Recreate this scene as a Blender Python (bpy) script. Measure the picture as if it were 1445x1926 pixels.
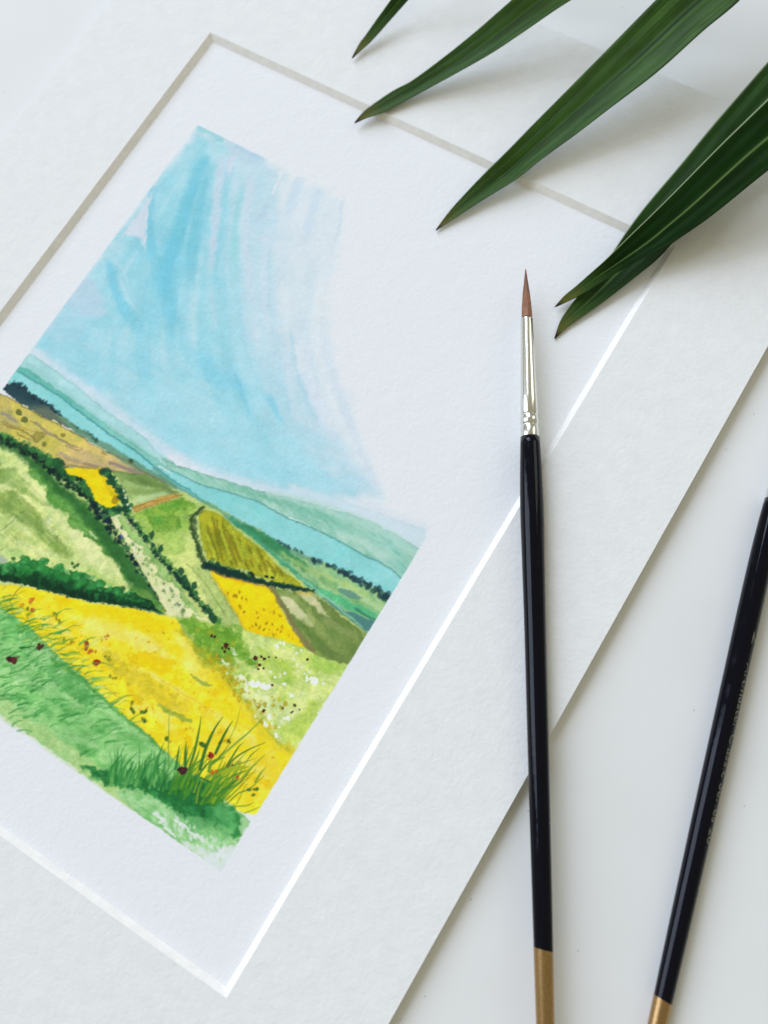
import bpy, bmesh, math, random
import numpy as np
from mathutils import Vector, Matrix

# ------------------------------------------------------------------ scene, camera, light
for o in list(bpy.data.objects):
    bpy.data.objects.remove(o)
S = bpy.context.scene
COL = S.collection
MM = 0.001                                     # everything below is measured in millimetres

cam_d = bpy.data.cameras.new('camera')
cam_d.sensor_fit = 'VERTICAL'
cam_d.sensor_height = 36.0
cam_d.lens = 36.0 * 1930.0 / 1926.0
cam_d.clip_start = 0.01
cam_d.clip_end = 50.0
cam_d.dof.use_dof = True
cam_d.dof.focus_distance = 0.2513
cam_d.dof.aperture_fstop = 12.0
cam = bpy.data.objects.new('camera', cam_d)
COL.objects.link(cam)
cam.matrix_world = Matrix(((0.848610, -0.478330, 0.225970, 0.176910), (0.520934, 0.829965, -0.199464, -0.148914), (-0.092137, 0.286983, 0.953494, 0.242760), (0.000000, 0.000000, 0.000000, 1.000000)))
S.camera = cam

world = bpy.data.worlds.new('World')
S.world = world
world.use_nodes = True
bg = world.node_tree.nodes['Background']
bg.inputs['Color'].default_value = (1.0, 0.955, 0.70, 1)        # warm interior bounce
bg.inputs['Strength'].default_value = 0.355

def window_pane(name, pos, size, power, col, target=(95, -95, 0)):
    d = bpy.data.lights.new(name, 'AREA')
    d.shape = 'RECTANGLE'
    d.size, d.size_y = size
    d.energy = power
    d.color = col
    o = bpy.data.objects.new(name, d)
    COL.objects.link(o)
    o.location = Vector(pos) * MM
    v = (Vector(target) - Vector(pos)).normalized()
    o.rotation_euler = v.to_track_quat('-Z', 'Y').to_euler()
    return o

# a tall two-pane window beyond the upper left of the picture: cool daylight
window_pane('window_pane_light', (-3700, -1350, 3000), (1.8, 4.0), 108.0, (0.68, 0.782, 1.0))
window_pane('window_pane_light', (-3150, 2450, 3000), (2.3, 4.0), 212.0, (0.68, 0.782, 1.0))
# a second, much weaker window across the room
window_pane('far_window_light', (1150, 1750, 1500), (0.7, 1.2), 5.0, (0.95, 1.0, 0.96))

S.view_settings.view_transform = 'Standard'
S.view_settings.look = 'None'
S.view_settings.exposure = 0.06
S.view_settings.gamma = 1.0
S.view_settings.use_curve_mapping = False
S.render.engine = 'CYCLES'
S.cycles.max_bounces = 8

# ------------------------------------------------------------------ helpers
def tag(o, label, cat, group=None):
    o['label'] = label
    o['category'] = cat
    if group:
        o['group'] = group
    return o

def empty(name, loc=(0, 0, 0)):
    o = bpy.data.objects.new(name, None)
    o.empty_display_size = 0.01
    o.location = Vector(loc) * MM
    COL.objects.link(o)
    return o

def mesh_obj(name, verts, faces, mat, parent=None, smooth=False, uvs=None):
    """verts in mm, world coordinates; parents here are Empties placed by location only"""
    off = Vector((0, 0, 0))
    p = parent
    while p is not None:
        off += p.location
        p = p.parent
    me = bpy.data.meshes.new(name)
    me.from_pydata([tuple(Vector(v) * MM - off) for v in verts], [], faces)
    if smooth:
        me.polygons.foreach_set('use_smooth', [True] * len(me.polygons))
    if uvs is not None:
        lay = me.uv_layers.new(name='UVMap')
        for l in me.loops:
            lay.data[l.index].uv = uvs[l.vertex_index]
    me.materials.append(mat)
    me.update()
    o = bpy.data.objects.new(name, me)
    o.parent = parent
    COL.objects.link(o)
    return o

def new_mat(name):
    m = bpy.data.materials.new(name)
    m.use_nodes = True
    nt = m.node_tree
    return m, nt, nt.nodes['Principled BSDF']

def N(nt, t, **kw):
    n = nt.nodes.new(t)
    for k, v in kw.items():
        setattr(n, k, v)
    return n

def paper_bump(nt, bsdf, fine=1.0, dist=0.00016, strength=0.55, scale=700.0):
    """cold-pressed / eggshell paper tooth: two noise octaves in object space (metres)"""
    g = N(nt, 'ShaderNodeNewGeometry')
    n1 = N(nt, 'ShaderNodeTexNoise'); n1.inputs['Scale'].default_value = scale
    n1.inputs['Detail'].default_value = 3.0; n1.inputs['Roughness'].default_value = 0.55
    n1.inputs['Distortion'].default_value = 0.4
    n2 = N(nt, 'ShaderNodeTexNoise'); n2.inputs['Scale'].default_value = scale * 0.22
    n2.inputs['Detail'].default_value = 2.0
    nt.links.new(g.outputs['Position'], n1.inputs['Vector'])
    nt.links.new(g.outputs['Position'], n2.inputs['Vector'])
    mx = N(nt, 'ShaderNodeMath', operation='MULTIPLY_ADD')
    nt.links.new(n2.outputs['Fac'], mx.inputs[0]); mx.inputs[1].default_value = 0.9
    nt.links.new(n1.outputs['Fac'], mx.inputs[2])
    b = N(nt, 'ShaderNodeBump')
    b.inputs['Strength'].default_value = strength
    b.inputs['Distance'].default_value = dist
    nt.links.new(mx.outputs[0], b.inputs['Height'])
    nt.links.new(b.outputs['Normal'], bsdf.inputs['Normal'])
    return n1, n2

def tint_noise(nt, bsdf, base, amp, scale, second=None):
    g = N(nt, 'ShaderNodeNewGeometry')
    n = N(nt, 'ShaderNodeTexNoise'); n.inputs['Scale'].default_value = scale
    n.inputs['Detail'].default_value = 4.0
    nt.links.new(g.outputs['Position'], n.inputs['Vector'])
    r = N(nt, 'ShaderNodeValToRGB')
    r.color_ramp.elements[0].position = 0.3
    r.color_ramp.elements[1].position = 0.7
    s = second or base
    r.color_ramp.elements[0].color = (*[c * (1 - amp) for c in s], 1)
    r.color_ramp.elements[1].color = (*[min(1, c * (1 + amp)) for c in base], 1)
    nt.links.new(n.outputs['Fac'], r.inputs['Fac'])
    return r.outputs['Color']

# ------------------------------------------------------------------ materials
PAPER = (0.856, 0.854, 0.850)

def mat_paper():
    m, nt, b = new_mat('watercolour_paper')
    b.inputs['Base Color'].default_value = (*PAPER, 1)
    b.inputs['Roughness'].default_value = 0.9
    b.inputs['Specular IOR Level'].default_value = 0.15
    paper_bump(nt, b, dist=0.00019, strength=0.55, scale=1000)
    return m

def mat_painted():
    m, nt, b = new_mat('watercolour_paint')
    a = N(nt, 'ShaderNodeAttribute', attribute_name='paint')
    nt.links.new(a.outputs['Color'], b.inputs['Base Color'])
    b.inputs['Roughness'].default_value = 0.85
    b.inputs['Specular IOR Level'].default_value = 0.15
    paper_bump(nt, b, dist=0.00019, strength=0.55, scale=1000)
    return m

def mat_mount():
    m, nt, b = new_mat('mount_board_face')
    nt.links.new(tint_noise(nt, b, (0.850, 0.838, 0.812), 0.014, 260, (0.838, 0.828, 0.805)), b.inputs['Base Color'])
    b.inputs['Roughness'].default_value = 0.85
    b.inputs['Specular IOR Level'].default_value = 0.2
    paper_bump(nt, b, dist=0.00021, strength=0.55, scale=860)
    return m

def mat_core(name, col):
    m, nt, b = new_mat(name)
    nt.links.new(tint_noise(nt, b, col, 0.045, 420), b.inputs['Base Color'])
    paper_bump(nt, b, dist=0.00012, strength=0.5, scale=1500)
    b.inputs['Roughness'].default_value = 0.9
    b.inputs['Specular IOR Level'].default_value = 0.1
    return m

def mat_table():
    m, nt, b = new_mat('white_table')
    base = tint_noise(nt, b, (0.800, 0.792, 0.766), 0.014, 30, (0.788, 0.780, 0.750))
    # sparse dust specks
    g = N(nt, 'ShaderNodeNewGeometry')
    v = N(nt, 'ShaderNodeTexVoronoi', feature='F1', voronoi_dimensions='2D'); v.inputs['Scale'].default_value = 48.0
    nt.links.new(g.outputs['Position'], v.inputs['Vector'])
    lt = N(nt, 'ShaderNodeMath', operation='LESS_THAN'); lt.inputs[1].default_value = 0.008
    nt.links.new(v.outputs['Distance'], lt.inputs[0])
    sep = N(nt, 'ShaderNodeSeparateColor'); nt.links.new(v.outputs['Color'], sep.inputs[0])
    gt = N(nt, 'ShaderNodeMath', operation='GREATER_THAN'); gt.inputs[1].default_value = 0.55
    nt.links.new(sep.outputs[0], gt.inputs[0])
    mu = N(nt, 'ShaderNodeMath', operation='MULTIPLY')
    nt.links.new(lt.outputs[0], mu.inputs[0]); nt.links.new(gt.outputs[0], mu.inputs[1])
    mu2 = N(nt, 'ShaderNodeMath', operation='MULTIPLY'); mu2.inputs[1].default_value = 0.55
    nt.links.new(mu.outputs[0], mu2.inputs[0])
    mix = N(nt, 'ShaderNodeMix', data_type='RGBA')
    nt.links.new(mu2.outputs[0], mix.inputs['Factor'])
    nt.links.new(base, mix.inputs[6]); mix.inputs[7].default_value = (0.22, 0.20, 0.17, 1)
    nt.links.new(mix.outputs[2], b.inputs['Base Color'])
    b.inputs['Roughness'].default_value = 0.5
    b.inputs['Specular IOR Level'].default_value = 0.15
    n = N(nt, 'ShaderNodeTexNoise'); n.inputs['Scale'].default_value = 900; n.inputs['Detail'].default_value = 2
    nt.links.new(g.outputs['Position'], n.inputs['Vector'])
    bp = N(nt, 'ShaderNodeBump'); bp.inputs['Strength'].default_value = 0.12; bp.inputs['Distance'].default_value = 0.0001
    nt.links.new(n.outputs['Fac'], bp.inputs['Height']); nt.links.new(bp.outputs['Normal'], b.inputs['Normal'])
    return m

def mat_lacquer():
    m, nt, b = new_mat('black_lacquer')
    b.inputs['Base Color'].default_value = (0.0008, 0.0012, 0.0055, 1)
    b.inputs['Roughness'].default_value = 0.07
    b.inputs['Specular IOR Level'].default_value = 0.2
    tc = N(nt, 'ShaderNodeTexCoord')
    n = N(nt, 'ShaderNodeTexNoise'); n.inputs['Scale'].default_value = 130; n.inputs['Detail'].default_value = 2.5
    nt.links.new(tc.outputs['Object'], n.inputs['Vector'])
    bp = N(nt, 'ShaderNodeBump'); bp.inputs['Strength'].default_value = 0.16; bp.inputs['Distance'].default_value = 0.0005
    nt.links.new(n.outputs['Fac'], bp.inputs['Height']); nt.links.new(bp.outputs['Normal'], b.inputs['Normal'])
    nr = N(nt, 'ShaderNodeTexNoise'); nr.inputs['Scale'].default_value = 420; nr.inputs['Detail'].default_value = 5
    nt.links.new(tc.outputs['Object'], nr.inputs['Vector'])
    rr = N(nt, 'ShaderNodeMapRange'); rr.inputs[1].default_value = 0.35; rr.inputs[2].default_value = 0.75
    rr.inputs[3].default_value = 0.04; rr.inputs[4].default_value = 0.20
    nt.links.new(nr.outputs['Fac'], rr.inputs[0]); nt.links.new(rr.outputs[0], b.inputs['Roughness'])
    # tiny chips in the lacquer
    v = N(nt, 'ShaderNodeTexVoronoi', feature='F1'); v.inputs['Scale'].default_value = 130.0
    nt.links.new(tc.outputs['Object'], v.inputs['Vector'])
    lt = N(nt, 'ShaderNodeMath', operation='LESS_THAN'); lt.inputs[1].default_value = 0.05
    nt.links.new(v.outputs['Distance'], lt.inputs[0])
    mix = N(nt, 'ShaderNodeMix', data_type='RGBA')
    nt.links.new(lt.outputs[0], mix.inputs['Factor'])
    mix.inputs[6].default_value = (0.0008, 0.0012, 0.0055, 1); mix.inputs[7].default_value = (0.30, 0.29, 0.27, 1)
    nt.links.new(mix.outputs[2], b.inputs['Base Color'])
    return m

def mat_gold():
    m, nt, b = new_mat('gold_paint')
    nt.links.new(tint_noise(nt, b, (0.42, 0.265, 0.115), 0.14, 1500), b.inputs['Base Color'])
    b.inputs['Metallic'].default_value = 1.0
    b.inputs['Roughness'].default_value = 0.34
    return m

def mat_ferrule():
    m, nt, b = new_mat('nickel_ferrule')
    b.inputs['Base Color'].default_value = (0.78, 0.77, 0.72, 1)
    b.inputs['Metallic'].default_value = 1.0
    b.inputs['Roughness'].default_value = 0.19
    return m

def mat_hair():
    m, nt, b = new_mat('sable_hair')
    tc = N(nt, 'ShaderNodeUVMap')
    mp = N(nt, 'ShaderNodeMapping'); mp.inputs['Scale'].default_value = (46, 1.2, 1)
    nt.links.new(tc.outputs['UV'], mp.inputs['Vector'])
    n = N(nt, 'ShaderNodeTexNoise'); n.inputs['Scale'].default_value = 1.0; n.inputs['Detail'].default_value = 3
    nt.links.new(mp.outputs['Vector'], n.inputs['Vector'])
    r = N(nt, 'ShaderNodeValToRGB')
    r.color_ramp.elements[0].position = 0.3; r.color_ramp.elements[0].color = (0.17, 0.062, 0.028, 1)
    r.color_ramp.elements[1].position = 0.72; r.color_ramp.elements[1].color = (0.52, 0.25, 0.13, 1)
    nt.links.new(n.outputs['Fac'], r.inputs['Fac'])
    nt.links.new(r.outputs['Color'], b.inputs['Base Color'])
    b.inputs['Roughness'].default_value = 0.5
    bp = N(nt, 'ShaderNodeBump'); bp.inputs['Strength'].default_value = 0.5; bp.inputs['Distance'].default_value = 0.0002
    nt.links.new(n.outputs['Fac'], bp.inputs['Height']); nt.links.new(bp.outputs['Normal'], b.inputs['Normal'])
    return m

def mat_lettering():
    m, nt, b = new_mat('faded_gold_lettering')
    b.inputs['Base Color'].default_value = (0.20, 0.185, 0.15, 1)
    b.inputs['Roughness'].default_value = 0.5
    return m

def mat_leaf(name, dark, mid, rib, sheen, edge):
    """u runs across the leaflet, v along it from the tip (1.0 = 100 mm)"""
    m, nt, b = new_mat(name)
    uv = N(nt, 'ShaderNodeUVMap')
    sp = N(nt, 'ShaderNodeSeparateXYZ'); nt.links.new(uv.outputs['UV'], sp.inputs[0])
    mp = N(nt, 'ShaderNodeMapping'); mp.inputs['Scale'].default_value = (52, 1.6, 1)
    nt.links.new(uv.outputs['UV'], mp.inputs['Vector'])
    n = N(nt, 'ShaderNodeTexNoise'); n.inputs['Scale'].default_value = 1.0; n.inputs['Detail'].default_value = 3
    nt.links.new(mp.outputs['Vector'], n.inputs['Vector'])
    r = N(nt, 'ShaderNodeValToRGB')
    r.color_ramp.elements[0].position = 0.32; r.color_ramp.elements[0].color = (*dark, 1)
    r.color_ramp.elements[1].position = 0.70; r.color_ramp.elements[1].color = (*mid, 1)
    nt.links.new(n.outputs['Fac'], r.inputs['Fac'])
    nb = N(nt, 'ShaderNodeTexNoise'); nb.inputs['Scale'].default_value = 1.0; nb.inputs['Detail'].default_value = 4
    mb = N(nt, 'ShaderNodeMapping'); mb.inputs['Scale'].default_value = (4, 7, 1)
    nt.links.new(uv.outputs['UV'], mb.inputs['Vector']); nt.links.new(mb.outputs['Vector'], nb.inputs['Vector'])
    rb = N(nt, 'ShaderNodeMapRange'); rb.inputs[1].default_value = 0.3; rb.inputs[2].default_value = 0.7
    rb.inputs[3].default_value = 0.62; rb.inputs[4].default_value = 1.35
    nt.links.new(nb.outputs['Fac'], rb.inputs[0])
    sc = N(nt, 'ShaderNodeVectorMath', operation='SCALE')
    nt.links.new(r.outputs['Color'], sc.inputs[0]); nt.links.new(rb.outputs[0], sc.inputs['Scale'])
    # pale midrib line at u = 0.5
    d = N(nt, 'ShaderNodeMath', operation='SUBTRACT'); d.inputs[1].default_value = 0.5
    nt.links.new(sp.outputs[0], d.inputs[0])
    ab = N(nt, 'ShaderNodeMath', operation='ABSOLUTE'); nt.links.new(d.outputs[0], ab.inputs[0])
    mr = N(nt, 'ShaderNodeMapRange'); mr.inputs[1].default_value = 0.010; mr.inputs[2].default_value = 0.035
    mr.inputs[3].default_value = rib[3]; mr.inputs[4].default_value = 0.0
    nt.links.new(ab.outputs[0], mr.inputs[0])
    mx = N(nt, 'ShaderNodeMix', data_type='RGBA')
    nt.links.new(mr.outputs[0], mx.inputs['Factor']); nt.links.new(sc.outputs[0], mx.inputs[6])
    mx.inputs[7].default_value = (*rib[:3], 1)
    # thin pale margin along edge A
    me_ = N(nt, 'ShaderNodeMapRange'); me_.inputs[1].default_value = 0.012; me_.inputs[2].default_value = 0.03
    me_.inputs[3].default_value = edge; me_.inputs[4].default_value = 0.0
    nt.links.new(sp.outputs[0], me_.inputs[0])
    mxe = N(nt, 'ShaderNodeMix', data_type='RGBA')
    nt.links.new(me_.outputs[0], mxe.inputs['Factor']); nt.links.new(mx.outputs[2], mxe.inputs[6])
    mxe.inputs[7].default_value = (0.36, 0.42, 0.24, 1); mx = mxe
    # yellowing then dried black tip
    n2 = N(nt, 'ShaderNodeTexNoise'); n2.inputs['Scale'].default_value = 1.0; n2.inputs['Detail'].default_value = 2
    mp2 = N(nt, 'ShaderNodeMapping'); mp2.inputs['Scale'].default_value = (9, 14, 1)
    nt.links.new(uv.outputs['UV'], mp2.inputs['Vector']); nt.links.new(mp2.outputs['Vector'], n2.inputs['Vector'])
    ad = N(nt, 'ShaderNodeMath', operation='MULTIPLY_ADD'); ad.inputs[1].default_value = -0.055
    nt.links.new(n2.outputs['Fac'], ad.inputs[0]); nt.links.new(sp.outputs[1], ad.inputs[2])
    t = N(nt, 'ShaderNodeValToRGB')
    e = t.color_ramp.elements
    e[0].position = 0.0; e[0].color = (0.012, 0.008, 0.006, 1)
    e[1].position = 1.0; e[1].color = (0.030, 0.085, 0.012, 1)
    q = e.new(0.055); q.color = (0.06, 0.03, 0.012, 1)
    q = e.new(0.10); q.color = (0.15, 0.15, 0.03, 1)
    q = e.new(0.42); q.color = (0.06, 0.12, 0.022, 1)
    mt = N(nt, 'ShaderNodeMapRange'); mt.inputs[1].default_value = -0.027; mt.inputs[2].default_value = 0.20
    nt.links.new(ad.outputs[0], mt.inputs[0]); nt.links.new(mt.outputs[0], t.inputs['Fac'])
    fa = N(nt, 'ShaderNodeMapRange'); fa.inputs[1].default_value = 0.02; fa.inputs[2].default_value = 0.16
    fa.inputs[3].default_value = 1.0; fa.inputs[4].default_value = 0.0
    nt.links.new(ad.outputs[0], fa.inputs[0])
    mx2 = N(nt, 'ShaderNodeMix', data_type='RGBA')
    nt.links.new(fa.outputs[0], mx2.inputs['Factor'])
    nt.links.new(mx.outputs[2], mx2.inputs[6]); nt.links.new(t.outputs['Color'], mx2.inputs[7])
    nt.links.new(mx2.outputs[2], b.inputs['Base Color'])
    b.inputs['Roughness'].default_value = 0.42
    b.inputs['Specular IOR Level'].default_value = sheen
    b.inputs['Subsurface Weight'].default_value = 0.0
    bp = N(nt, 'ShaderNodeBump'); bp.inputs['Strength'].default_value = 0.6; bp.inputs['Distance'].default_value = 0.0003
    nt.links.new(n.outputs['Fac'], bp.inputs['Height']); nt.links.new(bp.outputs['Normal'], b.inputs['Normal'])
    tr = N(nt, 'ShaderNodeBsdfTranslucent'); tr.inputs['Color'].default_value = (0.34, 0.40, 0.07, 1)
    ms = N(nt, 'ShaderNodeMixShader'); ms.inputs[0].default_value = 0.24
    nt.links.new(b.outputs[0], ms.inputs[1]); nt.links.new(tr.outputs[0], ms.inputs[2])
    nt.links.new(ms.outputs[0], nt.nodes['Material Output'].inputs['Surface'])
    return m

# ------------------------------------------------------------------ table
TABLE = mat_table()
def box(x0, y0, z0, x1, y1, z1):
    v = [(x0, y0, z0), (x1, y0, z0), (x1, y1, z0), (x0, y1, z0), (x0, y0, z1), (x1, y0, z1), (x1, y1, z1), (x0, y1, z1)]
    f = [(3, 2, 1, 0), (4, 5, 6, 7), (0, 1, 5, 4), (1, 2, 6, 5), (2, 3, 7, 6), (3, 0, 4, 7)]
    return v, f
t = mesh_obj('table_top', *box(-420, -480, -22, 560, 330, 0), TABLE)
t['kind'] = 'structure'

# ------------------------------------------------------------------ mount board (window mat) and backing
ZB, ZP, ZM = 1.15, 1.45, 3.0        # backing top, painting paper top, mount face
BV = 1.55                           # bevel run at 45 degrees
OX0, OX1, OY0, OY1 = -33.4, 180.5, -258.0, 45.4
IX0, IX1, IY0, IY1 = 0.0, 148.0, -210.0, 0.0
M_MOUNT = mat_mount()
mount = empty('picture_mount', ((OX0 + OX1) / 2, (OY0 + OY1) / 2, 0))
tag(mount, 'broad white card mount with slanted inner edges around the landscape picture', 'picture mount')
def frame_face(z0, z1):
    o = [(OX0, OY0), (OX1, OY0), (OX1, OY1), (OX0, OY1)]
    i = [(IX0, IY0), (IX1, IY0), (IX1, IY1), (IX0, IY1)]
    v = [(*p, z1) for p in o] + [(*p, z1) for p in i] + [(*p, z0) for p in o] + [(*p, z0) for p in i]
    f = []
    for k in range(4):
        n = (k + 1) % 4
        f += [(k, n, 4 + n, 4 + k), (8 + n, 8 + k, 12 + k, 12 + n), (8 + k, 8 + n, n, k)]
    return v, f
mesh_obj('mount_face', *frame_face(ZP + 0.02, ZM), M_MOUNT, mount)
M_CORE = mat_core('mount_core', (0.91, 0.882, 0.835))
ins = [(IX0 + BV, IY0 + BV), (IX1 - BV, IY0 + BV), (IX1 - BV, IY1 - BV), (IX0 + BV, IY1 - BV)]
outr = [(IX0, IY0), (IX1, IY0), (IX1, IY1), (IX0, IY1)]
for k in range(4):
    n = (k + 1) % 4
    a, b_, c, d = outr[k], outr[n], ins[n], ins[k]
    v = [(*a, ZM), (*b_, ZM), (*c, ZP + 0.02), (*d, ZP + 0.02), (*a, ZP + 0.02), (*b_, ZP + 0.02)]
    f = [(0, 1, 2, 3), (4, 3, 2, 5), (0, 3, 4), (1, 5, 2)]
    mesh_obj('bevel_edge', v, f, M_CORE, mount)
mesh_obj('backing_board', *box(OX0 + 0.2, OY0 + 0.2, 0.02, OX1 - 0.25, OY1 - 0.2, ZB), mat_core('grey_board', (0.55, 0.54, 0.50)), mount)

# ------------------------------------------------------------------ the watercolour: pigment laid down stroke by stroke
NPM = 5.0                                       # samples per millimetre
GX0, GX1, GY0, GY1 = 10.4, 135.4, 24.0, 193.0   # sheet coordinates: x right, y down from the mount corner
RX0, RX1, RY0, RY1 = 13.6, 132.1, 27.2, 189.3   # masked-off picture rectangle
GW, GH = int((GX1 - GX0) * NPM) + 1, int((GY1 - GY0) * NPM) + 1
gx = np.linspace(GX0, GX1, GW); gy = np.linspace(GY0, GY1, GH)
PX, PY = np.meshgrid(gx, gy)
rng = np.random.default_rng(7)
TAB = rng.random((64, 256, 256)).astype(np.float32)
def vnoise(x, y, k):
    T = TAB[k % 64]
    xi = np.floor(x).astype(int); yi = np.floor(y).astype(int)
    fx = x - xi; fy = y - yi
    fx = fx * fx * (3 - 2 * fx); fy = fy * fy * (3 - 2 * fy)
    a = T[yi & 255, xi & 255]; b = T[yi & 255, (xi + 1) & 255]
    c = T[(yi + 1) & 255, xi & 255]; d = T[(yi + 1) & 255, (xi + 1) & 255]
    return (a * (1 - fx) + b * fx) * (1 - fy) + (c * (1 - fx) + d * fx) * fy
def fbm(x, y, k, octv=4, gain=0.55):
    s = 0; w = 1; t = 0
    for i in range(octv):
        s = s + w * vnoise(x * 2 ** i + 17.3 * i, y * 2 ** i + 5.1 * i, k + i); t += w; w *= gain
    return s / t
def lin(c):
    c = np.asarray(c, float) / 255.0
    return np.where(c <= 0.04045, c / 12.92, ((c + 0.055) / 1.055) ** 2.4)
PAPER_LIT = (221.0, 226.0, 237.0)
IMG = np.ones((GH, GW, 3)) * np.array(PAPER_LIT)
GRAIN = 0.5 * fbm(PX * 1.6, PY * 1.6, 40, 3) + 0.5 * fbm(PX * 0.35, PY * 0.35, 44, 3)
seedc = [0]
def window_of(pts, pad):
    p = np.asarray(pts, float)
    i0 = max(0, int((p[:, 0].min() - pad - GX0) * NPM)); i1 = min(GW, int((p[:, 0].max() + pad - GX0) * NPM) + 2)
    j0 = max(0, int((p[:, 1].min() - pad - GY0) * NPM)); j1 = min(GH, int((p[:, 1].max() + pad - GY0) * NPM) + 2)
    if i1 <= i0 or j1 <= j0: return None
    return slice(j0, j1), slice(i0, i1)
def seg_d2(x, y, a, b):
    dx, dy = b[0] - a[0], b[1] - a[1]
    L = dx * dx + dy * dy + 1e-12
    t = np.clip(((x - a[0]) * dx + (y - a[1]) * dy) / L, 0, 1)
    return (x - a[0] - t * dx) ** 2 + (y - a[1] - t * dy) ** 2, t
def smooth01(t):
    t = np.clip(t, 0, 1); return t * t * (3 - 2 * t)
def pal(cols, f):
    cols = np.asarray(cols, float)
    if len(cols) == 1: return np.broadcast_to(cols[0], f.shape + (3,))
    f = np.clip(f, 0, 0.9999) * (len(cols) - 1)
    i = f.astype(int); w = (f - i)[..., None]
    return cols[i] * (1 - w) + cols[i + 1] * w
def wash(pts, cols, rag=0.25, rs=1.4, soft=0.22, a=1.0, edge=0.10, ns=7.0, ang=0.0, st=1.0, grad=None, contrast=1.6, dry=0.0):
    """a flat wash: ragged wet edge, pigment pooling at the rim, uneven colour inside"""
    w = window_of(pts, rag * 3 + soft * 3 + 0.3)
    if w is None: return
    seedc[0] += 5; k = seedc[0]
    X, Y = PX[w], PY[w]
    xd = X + (fbm(X / rs, Y / rs, k, 3) - 0.5) * 2 * rag * 2
    yd = Y + (fbm(X / rs + 31, Y / rs + 9, k + 1, 3) - 0.5) * 2 * rag * 2
    P = np.asarray(pts, float); n = len(P)
    d2 = np.full(X.shape, 1e9); ins = np.zeros(X.shape, bool)
    for i in range(n):
        p, q = P[i], P[(i + 1) % n]
        d2 = np.minimum(d2, seg_d2(xd, yd, p, q)[0])
        c = (p[1] > yd) != (q[1] > yd)
        if p[1] != q[1]:
            ins ^= c & (xd < (q[0] - p[0]) * (yd - p[1]) / (q[1] - p[1]) + p[0])
    d = np.sqrt(d2); sd = np.where(ins, d, -d)
    m = smooth01(sd / (2 * soft) + 0.5) * a
    ca, sa = math.cos(ang), math.sin(ang)
    u = (X * ca + Y * sa) / (ns * st); v = (-X * sa + Y * ca) / ns
    f = (fbm(u, v, k + 2, 4) - 0.5) * contrast + 0.5
    u2 = (X * ca + Y * sa) / (ns * 0.30 * max(st, 2.2)); v2 = (-X * sa + Y * ca) / (ns * 0.16)
    f = f + (fbm(u2, v2, k + 6, 3) - 0.5) * 0.55 * contrast
    if grad is not None:
        (x0, y0), (x1, y1) = grad
        g = ((X - x0) * (x1 - x0) + (Y - y0) * (y1 - y0)) / ((x1 - x0) ** 2 + (y1 - y0) ** 2)
        f = g + (f - 0.5) * 0.55
    c = pal(cols, f)
    c = c * (1 - edge * (0.0 + 1.4 * fbm(X / 2.2, Y / 2.2, k + 9, 2)) * np.exp(-(np.maximum(sd, 0) / 0.38) ** 2) + (GRAIN[w] - 0.5) * 0.07)[..., None]
    if dry:
        m = m * smooth01((GRAIN[w] - 0.5) * 6 + 1.0 - dry + 0.3)
    IMG[w] = IMG[w] * (1 - m[..., None]) + c * m[..., None]
def catmull(pts, n=5):
    P = np.asarray(pts, float)
    if len(P) < 3: return P
    E = np.vstack([2 * P[0] - P[1], P, 2 * P[-1] - P[-2]]); out = []
    for i in range(len(P) - 1):
        p0, p1, p2, p3 = E[i:i + 4]
        for t in np.arange(n) / n:
            out.append(0.5 * (2 * p1 + (p2 - p0) * t + (2 * p0 - 5 * p1 + 4 * p2 - p3) * t * t + (3 * p1 - p0 - 3 * p2 + p3) * t ** 3))
    out.append(P[-1]); return np.array(out)
def stroke(pts, w0, w1, col, a=1.0, soft=0.18, belly=0.0, fade=(0, 0), rag=0.0, sm=4):
    """one brush stroke; w0, w1 half-widths in mm at its ends, belly swells the middle"""
    P = catmull(pts, sm)
    w = window_of(P, max(w0, w1, w0 + belly) + soft * 2 + rag + 0.3)
    if w is None: return
    X, Y = PX[w], PY[w]
    if rag:
        seedc[0] += 3; k = seedc[0]
        X = X + (fbm(PX[w] / 1.1, PY[w] / 1.1, k, 3) - 0.5) * 4 * rag; Y = Y + (fbm(PX[w] / 1.1 + 7, PY[w] / 1.1, k + 1, 3) - 0.5) * 4 * rag
    L = np.concatenate([[0], np.cumsum(np.hypot(*(P[1:] - P[:-1]).T))]); L /= max(L[-1], 1e-9)
    best = np.full(X.shape, -1e9); tt = np.zeros(X.shape)
    for i in range(len(P) - 1):
        d2, t = seg_d2(X, Y, P[i], P[i + 1])
        s = L[i] + t * (L[i + 1] - L[i])
        r = w0 + (w1 - w0) * s + belly * np.sin(np.pi * s) - np.sqrt(d2)
        up = r > best
        best = np.where(up, r, best); tt = np.where(up, s, tt)
    m = smooth01(best / (2 * soft) + 0.5) * a
    if fade[0]: m = m * smooth01(tt / fade[0])
    if fade[1]: m = m * smooth01((1 - tt) / fade[1])
    c = np.asarray(col, float) * (1 + (GRAIN[w] - 0.5) * 0.10)[..., None]
    IMG[w] = IMG[w] * (1 - m[..., None]) + c * m[..., None]
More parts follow.
